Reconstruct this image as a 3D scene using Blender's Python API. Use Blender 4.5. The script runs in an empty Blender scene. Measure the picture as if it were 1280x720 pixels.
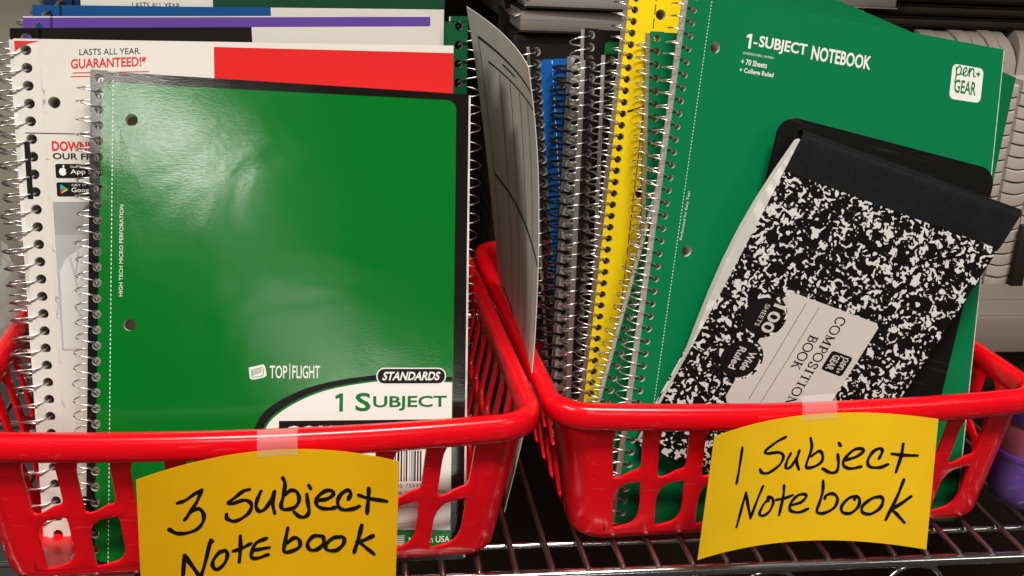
import bpy, bmesh, math, random
from mathutils import Vector, Matrix
random.seed(7)
S = 0.01                                   # everything below is written in centimetres
C = bpy.context.scene.collection
scene = bpy.context.scene
R_ = math.radians

# ------------------------------------------------------------------ camera
F = 1400.0
def _n(v): return Vector(v).normalized()
_Y = _n((-210, -500, F))
_x2 = (F*F-178500)/190
_X = Vector((_x2, 357-.04*_x2, F)); _X.normalize()
_X = (_X - _Y*(_X.dot(_Y))).normalized()
_Z = _X.cross(_Y)
if _Z.y > 0: _Z = -_Z
# rows of world->camera are picture right / picture down / forward
RT = Matrix((_X, _Y, _Z))                  # camera coords -> world coords (each row one world axis)
CAM = Vector((0, 0, 36.0))
right = RT @ Vector((1, 0, 0)); down = RT @ Vector((0, 1, 0)); fwd = RT @ Vector((0, 0, 1))
cd = bpy.data.cameras.new('camera'); cam = bpy.data.objects.new('camera', cd); C.objects.link(cam)
cam.matrix_world = Matrix.Translation(CAM*S) @ Matrix(((right.x, -down.x, -fwd.x), (right.y, -down.y, -fwd.y), (right.z, -down.z, -fwd.z))).to_4x4()
cd.sensor_width = 36; cd.lens = 36*F/1280; cd.clip_start = .02; cd.clip_end = 60
scene.camera = cam

# ------------------------------------------------------------------ light
w = bpy.data.worlds.new('World'); scene.world = w; w.use_nodes = True
w.node_tree.nodes['Background'].inputs[0].default_value = (1, .93, .86, 1)
w.node_tree.nodes['Background'].inputs[1].default_value = .05
def area(name, loc, target, sx, sy, power, col=(1, .95, .88)):
    l = bpy.data.lights.new(name, 'AREA'); l.shape = 'RECTANGLE'; l.size = sx*S; l.size_y = sy*S; l.energy = power; l.color = col
    o = bpy.data.objects.new(name, l); C.objects.link(o); o.location = Vector(loc)*S
    o.rotation_euler = (Vector(target)-Vector(loc)).to_track_quat('-Z', 'Y').to_euler()
    return o
area('ceiling_or_fill_light', (18, -57, 240), (12, 60, 5), 110, 40, 78)
area('ceiling_or_fill_light', (-34, -440, 288), (-5, 60, 15), 64, 26, 17)
area('ceiling_or_fill_light', (150, -850, 240), (0, 60, 15), 170, 34, 20)
area('ceiling_or_fill_light', (-290, -120, 235), (0, 60, 12), 140, 60, 54)  # fill lamp added on the left to brighten left-facing page edges
area('ceiling_or_fill_light', (300, -260, 250), (10, 60, 10), 120, 40, 11)  # weak fill lamp added on the right, not a known fixture
def strip_light(x0, y0, x1, y1, z, wd, power):
    l = bpy.data.lights.new('ceiling_strip', 'AREA'); l.shape = 'RECTANGLE'; l.energy = power; l.color = (1, .95, .88)
    l.size = math.hypot(x1-x0, y1-y0)*S; l.size_y = wd*S
    o = bpy.data.objects.new('ceiling_strip', l); C.objects.link(o); o.location = Vector(((x0+x1)/2, (y0+y1)/2, z))*S
    o.rotation_euler = (0, 0, math.atan2(y1-y0, x1-x0))
strip_light(40, -520, 118, -860, 236, 15, 14)
strip_light(2, -520, 66, -860, 236, 15, 14)
scene.view_settings.view_transform = 'Standard'; scene.view_settings.look = 'None'
scene.view_settings.exposure = 0.0; scene.view_settings.gamma = 1.0
try: scene.view_settings.use_curve_mapping = False
except Exception: pass

# ------------------------------------------------------------------ helpers
def U(px, py, Y):
    """point at depth Y (cm) seen at photograph pixel px, py: used to measure where each thing stands"""
    d = RT @ Vector((px-640, py-360, F))
    return CAM + d*(Y/d.y)
def srgb(r, g, b):
    return tuple(((c/255)/12.92 if c/255 <= .04045 else ((c/255+.055)/1.055)**2.4) for c in (r, g, b))
def nt(m): return m.node_tree
def mat(name, col, rough=.5, metal=0., bump=0., bscale=300., var=0., vscale=20., coat=0., spec=.15, stretch=None, sss=0., trans=0., alpha=1.):
    m = bpy.data.materials.new(name); m.use_nodes = True; t = m.node_tree; b = t.nodes['Principled BSDF']
    b.inputs['Base Color'].default_value = (*col, 1); b.inputs['Roughness'].default_value = rough; b.inputs['Metallic'].default_value = metal
    b.inputs['Specular IOR Level'].default_value = spec; b.inputs['Coat Weight'].default_value = coat; b.inputs['Coat Roughness'].default_value = .08
    b.inputs['Transmission Weight'].default_value = trans; b.inputs['Alpha'].default_value = alpha
    if sss: b.inputs['Subsurface Weight'].default_value = sss; b.inputs['Subsurface Radius'].default_value = (.004, .0008, .0008)
    tc = t.nodes.new('ShaderNodeTexCoord'); co = tc.outputs['Object']
    if stretch:
        mp = t.nodes.new('ShaderNodeMapping'); mp.inputs['Scale'].default_value = stretch; t.links.new(co, mp.inputs[0]); co = mp.outputs[0]
    if bump:
        n = t.nodes.new('ShaderNodeTexNoise'); n.inputs['Scale'].default_value = bscale; n.inputs['Detail'].default_value = 4; t.links.new(co, n.inputs[0])
        u = t.nodes.new('ShaderNodeBump'); u.inputs['Strength'].default_value = bump; u.inputs['Distance'].default_value = .0006
        t.links.new(n.outputs[0], u.inputs['Height']); t.links.new(u.outputs[0], b.inputs['Normal'])
    if var:
        n = t.nodes.new('ShaderNodeTexNoise'); n.inputs['Scale'].default_value = vscale; n.inputs['Detail'].default_value = 5; t.links.new(tc.outputs['Object'], n.inputs[0])
        mx = t.nodes.new('ShaderNodeMix'); mx.data_type = 'RGBA'
        mx.inputs[6].default_value = (*[c*(1-var) for c in col], 1); mx.inputs[7].default_value = (*[min(1, c*(1+var)) for c in col], 1)
        t.links.new(n.outputs[0], mx.inputs[0]); t.links.new(mx.outputs[2], b.inputs['Base Color'])
        r = t.nodes.new('ShaderNodeMapRange'); r.inputs[3].default_value = max(.02, rough-.06); r.inputs[4].default_value = rough+.08
        t.links.new(n.outputs[0], r.inputs[0]); t.links.new(r.outputs[0], b.inputs['Roughness'])
    return m
def box_print(m, boxes):
    """flat print: rounded rectangles of another colour on the material's own base (object coordinates, metres)"""
    t = m.node_tree; b = t.nodes['Principled BSDF']; tc = t.nodes.new('ShaderNodeTexCoord')
    def math_(op, a, bb=None):
        n = t.nodes.new('ShaderNodeMath'); n.operation = op
        for i, v in enumerate((a, bb)):
            if v is None: continue
            if isinstance(v, (int, float)): n.inputs[i].default_value = v
            else: t.links.new(v, n.inputs[i])
        return n.outputs[0]
    sx = t.nodes.new('ShaderNodeSeparateXYZ'); t.links.new(tc.outputs['Object'], sx.inputs[0])
    src = b.inputs['Base Color'].links[0].from_socket if b.inputs['Base Color'].links else None
    for (x0, y0, x1, y1, r, col) in boxes:
        qx = math_('SUBTRACT', math_('ABSOLUTE', math_('SUBTRACT', sx.outputs[0], (x0+x1)/2*S)), (x1-x0)/2*S-r*S)
        qy = math_('SUBTRACT', math_('ABSOLUTE', math_('SUBTRACT', sx.outputs[1], (y0+y1)/2*S)), (y1-y0)/2*S-r*S)
        mxx = math_('MAXIMUM', qx, 0.); mxy = math_('MAXIMUM', qy, 0.)
        d = math_('SQRT', math_('ADD', math_('MULTIPLY', mxx, mxx), math_('MULTIPLY', mxy, mxy)))
        f = math_('LESS_THAN', d, max(r*S, 1e-5))
        mx = t.nodes.new('ShaderNodeMix'); mx.data_type = 'RGBA'; t.links.new(f, mx.inputs[0])
        if src: t.links.new(src, mx.inputs[6])
        else: mx.inputs[6].default_value = b.inputs['Base Color'].default_value
        mx.inputs[7].default_value = (*col, 1); src = mx.outputs[2]
    t.links.new(src, b.inputs['Base Color'])
def stripes(m, axis, freq, dark=.55):
    """leaf edges: fine lines across the paper block"""
    t = m.node_tree; b = t.nodes['Principled BSDF']; tc = t.nodes.new('ShaderNodeTexCoord')
    mp = t.nodes.new('ShaderNodeMapping'); sc = [8, 8, 8]; sc[axis] = freq; mp.inputs['Scale'].default_value = sc
    n = t.nodes.new('ShaderNodeTexNoise'); n.inputs['Scale'].default_value = 1; n.inputs['Detail'].default_value = 2
    t.links.new(tc.outputs['Object'], mp.inputs[0]); t.links.new(mp.outputs[0], n.inputs[0])
    cr = t.nodes.new('ShaderNodeValToRGB'); cr.color_ramp.elements[0].position = .38; cr.color_ramp.elements[1].position = .6
    c = b.inputs['Base Color'].default_value[:3]
    cr.color_ramp.elements[0].color = (*[v*dark for v in c], 1); cr.color_ramp.elements[1].color = (*c, 1)
    t.links.new(n.outputs[0], cr.inputs[0]); t.links.new(cr.outputs[0], b.inputs['Base Color'])
    return m

def link_mesh(name, verts, faces, m, parent=None, smooth=False, angle=40):
    me = bpy.data.meshes.new(name); me.from_pydata([Vector(v)*S for v in verts], [], faces); me.update()
    if m: me.materials.append(m)
    if smooth:
        me.shade_smooth(); me.set_sharp_from_angle(angle=R_(angle))
    o = bpy.data.objects.new(name, me); C.objects.link(o)
    if parent: o.parent = parent
    return o
def thing(name, label, cat, loc=(0, 0, 0), group=None, rz=0., matrix=None):
    o = bpy.data.objects.new(name, None); C.objects.link(o); o.empty_display_size = .02
    if matrix is not None: o.matrix_world = matrix
    else: o.location = Vector(loc)*S; o.rotation_euler = (0, 0, rz)
    o['label'] = label; o['category'] = cat
    if group: o['group'] = group
    return o
def tag(o, label, cat, group=None):
    o['label'] = label; o['category'] = cat
    if group: o['group'] = group
    return o
def fix_normals(o):
    bm = bmesh.new(); bm.from_mesh(o.data); bmesh.ops.remove_doubles(bm, verts=bm.verts, dist=1e-6)
    bmesh.ops.recalc_face_normals(bm, faces=bm.faces); bm.to_mesh(o.data); bm.free(); return o
def box_vf(x0, y0, z0, x1, y1, z1):
    v = [(x0, y0, z0), (x1, y0, z0), (x1, y1, z0), (x0, y1, z0), (x0, y0, z1), (x1, y0, z1), (x1, y1, z1), (x0, y1, z1)]
    return v, [(0, 3, 2, 1), (4, 5, 6, 7), (0, 1, 5, 4), (1, 2, 6, 5), (2, 3, 7, 6), (3, 0, 4, 7)]
def bev_box(name, x0, y0, z0, x1, y1, z1, m, parent=None, r=.1, seg=2):
    v, f = box_vf(x0, y0, z0, x1, y1, z1); o = link_mesh(name, v, f, m, parent)
    bm = bmesh.new(); bm.from_mesh(o.data); bmesh.ops.bevel(bm, geom=bm.edges[:], offset=r*S, segments=seg, profile=.5, affect='EDGES')
    bm.to_mesh(o.data); bm.free(); o.data.shade_smooth(); o.data.set_sharp_from_angle(angle=R_(50)); return o
def tube_vf(pts, r, n=6, closed=False):
    pts = [Vector(p) for p in pts]; N = len(pts); V = []; Fc = []
    rr = r if isinstance(r, (list, tuple)) else [r]*N
    prev = None
    for i, p in enumerate(pts):
        a = pts[(i-1) % N] if (closed or i > 0) else p; b = pts[(i+1) % N] if (closed or i < N-1) else p
        t = (b-a).normalized()
        if prev is None:
            prev = t.orthogonal().normalized()
        prev = (prev - t*prev.dot(t)).normalized(); q = t.cross(prev)
        for k in range(n):
            an = 2*math.pi*k/n; V.append(p+(prev*math.cos(an)+q*math.sin(an))*rr[i])
    for i in range(N if closed else N-1):
        for k in range(n):
            a = i*n+k; b = i*n+(k+1) % n; c = ((i+1) % N)*n+(k+1) % n; d = ((i+1) % N)*n+k; Fc.append((a, b, c, d))
    if not closed:
        Fc.append(tuple(range(n-1, -1, -1))); Fc.append(tuple(range((N-1)*n, N*n)))
    return V, Fc
def tube(name, pts, r, m, parent=None, n=6, closed=False):
    v, f = tube_vf(pts, r, n, closed); return link_mesh(name, v, f, m, parent, smooth=True, angle=60)
def catmull(P, k=6):
    P = [Vector(p) for p in P]
    if len(P) < 3:
        return [P[0].lerp(P[-1], i/k) for i in range(k+1)]
    out = []
    Q = [P[0]*2-P[1]]+P+[P[-1]*2-P[-2]]
    for i in range(1, len(Q)-2):
        for j in range(k):
            t = j/k; a, b, c, d = Q[i-1], Q[i], Q[i+1], Q[i+2]
            out.append(.5*((2*b)+(c-a)*t+(2*a-5*b+4*c-d)*t*t+(3*b-a-3*c+d)*t**3))
    out.append(P[-1]); return out

_tc = {}
def text_raw(s, bold=0., spacing=1.):
    key = (s, bold, spacing)
    if key in _tc: return _tc[key]
    cu = bpy.data.curves.new('t', 'FONT'); cu.body = s; cu.size = 1; cu.offset = bold; cu.resolution_u = 3; cu.space_character = spacing
    o = bpy.data.objects.new('t', cu); C.objects.link(o); bpy.context.view_layer.update()
    dg = bpy.context.evaluated_depsgraph_get(); me = o.evaluated_get(dg).to_mesh()
    V = [tuple(v.co) for v in me.vertices]; Fc = [tuple(p.vertices) for p in me.polygons]
    o.evaluated_get(dg).to_mesh_clear(); bpy.data.objects.remove(o); bpy.data.curves.remove(cu)
    x0 = min(v[0] for v in V); x1 = max(v[0] for v in V); y0 = min(v[1] for v in V); y1 = max(v[1] for v in V)
    V = [((v[0]-x0)/(x1-x0), (v[1]-y0)/(y1-y0)) for v in V]
    _tc[key] = (V, Fc); return V, Fc

# ------------------------------------------------------------------ materials
M = {}
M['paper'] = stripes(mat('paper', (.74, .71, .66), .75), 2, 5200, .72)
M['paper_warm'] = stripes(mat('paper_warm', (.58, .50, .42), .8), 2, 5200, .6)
M['paper_flat'] = mat('paper_flat', (.74, .71, .67), .7, var=.06)
M['board'] = mat('board', (.28, .2, .13), .85, var=.2)
M['wire'] = mat('wire', (.86, .84, .82), .3, 1.)
M['wire_dark'] = mat('wire_dark', (.5, .46, .42), .3, 1.)
M['black_plastic'] = mat('black_plastic', (.012, .012, .014), .3)
M['chrome'] = mat('chrome', (.66, .67, .66), .17, 1., bump=.05, bscale=60)
M['chrome_dark'] = mat('chrome_dark', (.42, .41, .4), .3, 1., bump=.1, bscale=60)
M['red_plastic'] = mat('red_plastic', (.86, .002, .010), .22, bump=.06, bscale=45, spec=.5, coat=.25, sss=.06, var=.05, vscale=7)
def scuffs(m, amount, col, scale=26.):
    """handling wear: sparse fine scratches and dull patches of the surface itself"""
    t = m.node_tree; b = t.nodes['Principled BSDF']; tc = t.nodes.new('ShaderNodeTexCoord'); outs = []
    for rot, sx in ((.5, 30), (-.9, 26), (1.4, 34)):
        mp = t.nodes.new('ShaderNodeMapping'); mp.inputs['Rotation'].default_value = (rot, rot*.7, rot); mp.inputs['Scale'].default_value = (scale, scale*sx, scale*sx*.6)
        n = t.nodes.new('ShaderNodeTexNoise'); n.inputs['Scale'].default_value = 1; n.inputs['Detail'].default_value = 1; t.links.new(tc.outputs['Object'], mp.inputs[0]); t.links.new(mp.outputs[0], n.inputs[0])
        g = t.nodes.new('ShaderNodeMapRange'); g.inputs[1].default_value = .70; g.inputs[2].default_value = .76; t.links.new(n.outputs[0], g.inputs[0]); outs.append(g.outputs[0])
    a = t.nodes.new('ShaderNodeMath'); a.operation = 'MAXIMUM'; t.links.new(outs[0], a.inputs[0]); t.links.new(outs[1], a.inputs[1])
    c = t.nodes.new('ShaderNodeMath'); c.operation = 'MAXIMUM'; t.links.new(a.outputs[0], c.inputs[0]); t.links.new(outs[2], c.inputs[1])
    f = t.nodes.new('ShaderNodeMath'); f.operation = 'MULTIPLY'; f.inputs[1].default_value = amount; t.links.new(c.outputs[0], f.inputs[0])
    mx = t.nodes.new('ShaderNodeMix'); mx.data_type = 'RGBA'; t.links.new(f.outputs[0], mx.inputs[0]); mx.inputs[7].default_value = (*col, 1)
    if b.inputs['Base Color'].links: t.links.new(b.inputs['Base Color'].links[0].from_socket, mx.inputs[6])
    else: mx.inputs[6].default_value = b.inputs['Base Color'].default_value
    t.links.new(mx.outputs[2], b.inputs['Base Color'])
scuffs(M['red_plastic'], .1, (.9, .22, .22))
M['black_print'] = mat('black_print', (.006, .005, .005), .4, spec=.25)
M['white_print'] = mat('white_print', (.78, .77, .72), .38)
M['red_print'] = mat('red_print', (.62, .03, .035), .4)
M['green_print'] = mat('green_print', (.01, .16, .035), .35)
M['grey_print'] = mat('grey_print', (.25, .24, .235), .4)
M['ink'] = mat('ink', (.008, .007, .008), .45)
GL = (.0005, .15, .014)       # left green
GR = (.0005, .165, .056)       # right green
BK = (.008, .006, .005)

# ------------------------------------------------------------------ notebook builder
def bilerp(P, u, v): return P[0]*(1-u)*(1-v)+P[1]*u*(1-v)+P[2]*u*v+P[3]*(1-u)*v
class Sheet:
    """a notebook cover's frame: x from binding edge, y down from the top (negative), z out of the cover"""
    def __init__(s, corners, w, h, bend=None):
        P = [Vector(c) for c in corners]
        s.w, s.h = w, h; s.o = (P[2]+P[3])/2
        x = (P[1]-P[0]+P[2]-P[3]).normalized(); y = (P[0]-P[3]+P[1]-P[2]); y = (y-x*y.dot(x)).normalized(); z = x.cross(y)
        s.R = Matrix((x, y, z)).transposed(); Ri = s.R.transposed()
        s.P = [Ri @ (p-s.o) for p in P]; s.bend = bend or (lambda u, v: 0.)
        s.m = Matrix.Translation(s.o*S) @ s.R.to_4x4()
    def W(s, x, y, z=0.):
        u = x/s.w; v = -y/s.h
        p = bilerp(s.P, u, v); return Vector((p.x, p.y, p.z+z+s.bend(u, v)))
    def mesh(s, name, V, Fc, m, root, smooth=False, angle=35):
        return link_mesh(name, [s.W(*v) for v in V], Fc, m, root, smooth, angle)
    def quad(s, name, x0, y0, x1, y1, z, m, root, nx=1, ny=1):
        nx = max(nx, int(abs(x1-x0)/.8)); ny = max(ny, int(abs(y1-y0)/.8))
        V = [(x0+(x1-x0)*i/nx, y0+(y1-y0)*j/ny, z) for j in range(ny+1) for i in range(nx+1)]
        Fc = [(j*(nx+1)+i, j*(nx+1)+i+1, (j+1)*(nx+1)+i+1, (j+1)*(nx+1)+i) for j in range(ny) for i in range(nx)]
        if (x1-x0)*(y1-y0) < 0: Fc = [f[::-1] for f in Fc]
        return s.mesh(name, V, Fc, m, root)
    def poly(s, name, pts, z, m, root):
        bm = bmesh.new(); vs = [bm.verts.new((p[0], p[1], 0)) for p in pts]; f = bm.faces.new(vs)
        bm.normal_update()
        if f.normal.z < 0: f.normal_flip()
        bmesh.ops.triangulate(bm, faces=[f], ngon_method='EAR_CLIP')
        xs = [p[0] for p in pts]; ys = [p[1] for p in pts]
        if max(xs)-min(xs) > 1.2 or max(ys)-min(ys) > 1.2:
            for ax, lo, hi in ((0, min(xs), max(xs)), (1, min(ys), max(ys))):
                c = lo+.8
                while c < hi:
                    co = (c, 0, 0) if ax == 0 else (0, c, 0); no = (1, 0, 0) if ax == 0 else (0, 1, 0)
                    bmesh.ops.bisect_plane(bm, geom=bm.verts[:]+bm.edges[:]+bm.faces[:], plane_co=co, plane_no=no, dist=1e-5); c += .8
        bm.verts.index_update()
        V = [(v.co.x, v.co.y, z) for v in bm.verts]; Fc = [tuple(v.index for v in f.verts) for f in bm.faces]; bm.free()
        return s.mesh(name, V, Fc, m, root)
    def text(s, name, string, x, y, w, h, m, root, rot=0., bold=0., shear=0., z=.015, spacing=1.):
        V, Fc = text_raw(string, bold, spacing); c, sn = math.cos(R_(rot)), math.sin(R_(rot)); out = []
        for a, b in V:
            X = a*w+shear*b*h; Y = b*h; out.append((x+X*c-Y*sn, y+X*sn+Y*c, z))
        return s.mesh(name, out, Fc, m, root)
    def ribbon(s, V, Fc, p, q, wd, z):
        p, q = Vector(p), Vector(q); d = (q-p).normalized(); n = Vector((-d.y, d.x))*wd/2; k = len(V)
        m = max(1, int((q-p).length/.8))
        for i in range(m+1):
            c = p.lerp(q, i/m); V.append(((c-n).x, (c-n).y, z)); V.append(((c+n).x, (c+n).y, z))
        for i in range(m): Fc.append((k+2*i, k+2*i+2, k+2*i+3, k+2*i+1))
def rrect(x0, y0, x1, y1, r, n=5):
    out = []
    for cx, cy, a0 in ((x1-r, y1-r, 0), (x0+r, y1-r, 90), (x0+r, y0+r, 180), (x1-r, y0+r, 270)):
        for k in range(n+1):
            a = R_(a0+90*k/n); out.append((cx+r*math.cos(a), cy+r*math.sin(a)))
    return out
def ell(cx, cy, rx, ry, n=24, a0=0, a1=360):
    return [(cx+rx*math.cos(R_(a0+(a1-a0)*i/n)), cy+ry*math.sin(R_(a0+(a1-a0)*i/n))) for i in range(n + (0 if a1-a0 == 360 else 1))]
def hole_strip(V, Fc, x0, x1, y0, y1, holes, r, z, zb, cell, n=12, flip=False):
    """a column of the sheet from y0 (top) down to y1 with round holes; each hole has a wall down to zb"""
    cx = (x0+x1)/2 if len(holes) == 0 or len(holes[0]) < 2 else None
    y = y0
    def plain(a, b):
        if a-b < 1e-4: return
        k = len(V); st = max(1, int((a-b)/2.5))
        for j in range(st+1):
            yy = a+(b-a)*j/st; V.append((x0, yy, z)); V.append((x1, yy, z))
        for j in range(st): q = k+2*j; Fc.append((q, q+2, q+3, q+1))
    for (hx, hy) in holes:
        a, b = hy+cell/2, hy-cell/2
        plain(y, a); k = len(V); side = n//4
        rect = []
        for i in range(side): rect.append((x0+(x1-x0)*i/side, a))
        for i in range(side): rect.append((x1, a+(b-a)*i/side))
        for i in range(side): rect.append((x1+(x0-x1)*i/side, b))
        for i in range(side): rect.append((x0, b+(a-b)*i/side))
        for p in rect: V.append((p[0], p[1], z))
        for i in range(n):
            an = R_(135-360*i/n); V.append((hx+r*math.cos(an), hy+r*math.sin(an), z))
        for i in range(n):
            an = R_(135-360*i/n); V.append((hx+r*math.cos(an), hy+r*math.sin(an), zb))
        for i in range(n):
            j = (i+1) % n
            Fc.append((k+i, k+n+i, k+n+j, k+j)); Fc.append((k+n+i, k+2*n+i, k+2*n+j, k+n+j))
        y = b
    plain(y, y1)
def punched(sh, name, m, root, x0, x1, y0, y1, z, zb, coil, rings, r, hx, r3=.33, x3=2.15):
    """sheet (or the face of a paper block) with the coil holes and the three ring binder holes"""
    V, Fc = [], []
    hole_strip(V, Fc, x0, 2*hx if x0 < hx else x0, y0, y1, [(hx, y) for y in coil], r, z, zb, abs(coil[1]-coil[0])*.998 if len(coil) > 1 else 1)
    xa = 2*hx
    if rings and x1 > x3+.8:
        k = len(V); V += [(xa, y0, z), (x3-.6, y0, z), (x3-.6, y1, z), (xa, y1, z)]
        n = 12
        k = len(V); V2 = []
        for j in range(n+1):
            yy = y0+(y1-y0)*j/n; V.append((xa, yy, z)); V.append((x3-.6, yy, z))
        for j in range(n): q = k+2*j; Fc.append((q, q+2, q+3, q+1))
        hole_strip(V, Fc, x3-.6, x3+.6, y0, y1, [(x3, y) for y in rings], r3, z, zb, 1.2, 16)
        xa = x3+.6
    nx, ny = 22, 30; k = len(V)
    for j in range(ny+1):
        for i in range(nx+1): V.append((xa+(x1-xa)*i/nx, y0+(y1-y0)*j/ny, z))
    for j in range(ny):
        for i in range(nx): q = k+j*(nx+1)+i; Fc.append((q, q+nx+1, q+nx+2, q+1))
    return V, Fc
def edges(V, Fc, x0, x1, y0, y1, za, zb, n=12):
    """the four side walls between depth za and zb"""
    loop = [(x0+(x1-x0)*i/n, y0) for i in range(n)]+[(x1, y0+(y1-y0)*i/n) for i in range(n)]+[(x1+(x0-x1)*i/n, y1) for i in range(n)]+[(x0, y1+(y0-y1)*i/n) for i in range(n)]
    k = len(V); N = len(loop)
    for p in loop: V.append((p[0], p[1], za))
    for p in loop: V.append((p[0], p[1], zb))
    for i in range(N): j = (i+1) % N; Fc.append((k+i, k+j, k+N+j, k+N+i))
def coil_pts(sh, ys, hx, t, rx0, over, pitch, hand=1, lean=.0):
    P = []; n = 14
    rz = t/2+over
    for i, y in enumerate(ys):
        rx = rx0*random.uniform(.93, 1.06); sk = random.uniform(-.045, .045)
        for k in range(n):
            a = hand*2*math.pi*k/n; c, s_ = math.cos(a), math.sin(a)
            x = hx-rx+rx*math.copysign(abs(c)**.75, c); z = -t/2+rz*math.copysign(abs(s_)**.8, s_)
            yy = y-pitch*k/n+sk*(1-c)
            P.append((x, yy+random.uniform(-.01, .01), z))
    return P
def notebook(name, label, cat, sh, t, cover, n=32, y_first=.32, pitch=None, hx=.42, hr=.24, wire=.05, coil_r=.6, over=.15, hand=1, coil_mat='wire',
             rings=(2.54, 13.64, 24.78), page='paper', back='board', pages_out=.0, cover_in=0., group=None, coil_every=1, coil_n=None, paper_top=.0):
    root = thing(name, label, cat, matrix=sh.m, group=group)
    w_, h = sh.w, sh.h
    pitch = pitch or (h-2*y_first)/(n-1)
    ys = [-y_first-pitch*i for i in range(n)]
    rg = [-r for r in rings if r < h-1]
    V, Fc = punched(sh, 'front_cover', cover, root, cover_in, w_, 0, -h, 0, -.05, ys, rg, hr, hx)
    edges(V, Fc, cover_in, w_, 0, -h, 0, -.045)
    sh.mesh('front_cover', V, Fc, cover, root)
    V, Fc = punched(sh, 'pages', None, root, 0.02, w_-.12+pages_out, -.05+paper_top, -h+.1, -.055, -t+.05, ys, rg, hr*.97, hx)
    edges(V, Fc, 0.02, w_-.12+pages_out, -.05+paper_top, -h+.1, -.055, -t+.05)
    sh.mesh('pages', V, Fc, M[page], root)
    V, Fc = punched(sh, 'back_cover', None, root, 0, w_, 0, -h, -t+.04, -t, ys, [], hr, hx)
    edges(V, Fc, 0, w_, 0, -h, -t+.04, -t); k = len(V)
    sh.mesh('back_cover', V, Fc, cover if back == 'cover' else M[back], root)
    pts = coil_pts(sh, ys, hx, t, coil_r, over, pitch, hand)
    v, f = tube_vf([sh.W(*p) for p in pts], wire, 6)
    link_mesh('coil', v, f, M[coil_mat], root, smooth=True, angle=80)
    return root

# ------------------------------------------------------------------ setting: wall, floor, shelf unit
def structure(o): o['kind'] = 'structure'; return o
m_dark = mat('dark_backing', srgb(44, 32, 26), .8, var=.25, vscale=4)
m_grey = mat('grey_backing', srgb(150, 145, 132), .75, var=.12, vscale=3)
v, f = box_vf(-24, 118, -60, 130, 121, 90); structure(link_mesh('wall', v, f, m_dark))
v, f = box_vf(-150, 20, -64, 150, 121, -60); structure(link_mesh('floor', v, f, m_dark))

shelf = thing('wire_shelf', 'chrome wire shelf under both red baskets, its bright rail along the bottom of the picture', 'shelf', (10, 54, 0))
def sh_(p): return (p[0]-10, p[1]-54, p[2])
def rod(name, a, b, r, m, n=10):
    k = 8
    return tube(name, [Vector(sh_(a)).lerp(Vector(sh_(b)), i/k) for i in range(k+1)], r, m, shelf, n)
rod('front_rail', (-45, 54.1, -.62), (75, 54.1, -.62), .36, M['chrome'], 14)
rod('lower_rail', (-45, 54.1, -4.2), (75, 54.1, -4.2), .34, M['chrome'], 14)
rod('support_rail', (-45, 57.3, -.62), (75, 57.3, -.62), .2, M['chrome'], 10)
for yy in (75, 96, 112): rod('support_rail', (-45, yy, -.62), (75, yy, -.62), .3, M['chrome'], 10)
zz = []
x = -44
while x < 74:
    for dx, z in ((0, -4.0), (1.4, -3.7), (3.2, -1.5), (4.0, -1.02), (5.2, -1.02), (6.0, -1.5), (7.8, -3.7)): zz.append(sh_((x+dx, 54.15, z)))
    x += 9.2
tube('truss_wire', catmull(zz, 4), .17, M['chrome'], shelf, 7)
for i in range(-17, 20):
    x = 9.62+2.09*i; r = .19
    P = [(x, 53.95, -.32), (x, 54.2, -.21), (x, 60, -.2), (x, 78, -.2), (x, 112.3, -.2)]
    tube('shelf_wire', [sh_(p) for p in P], r, M['chrome_dark'], shelf, 8)
bumps = []
# shelf above, just over the picture, which shades what stands further back
up = thing('upper_shelf', 'shelf board above the baskets, casting the shade over the back rows', 'shelf', (10, 72, 50))
bev_box('shelf_board', -60, 0, 0, 60, 56, 2, m_dark, up, .2)

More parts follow.
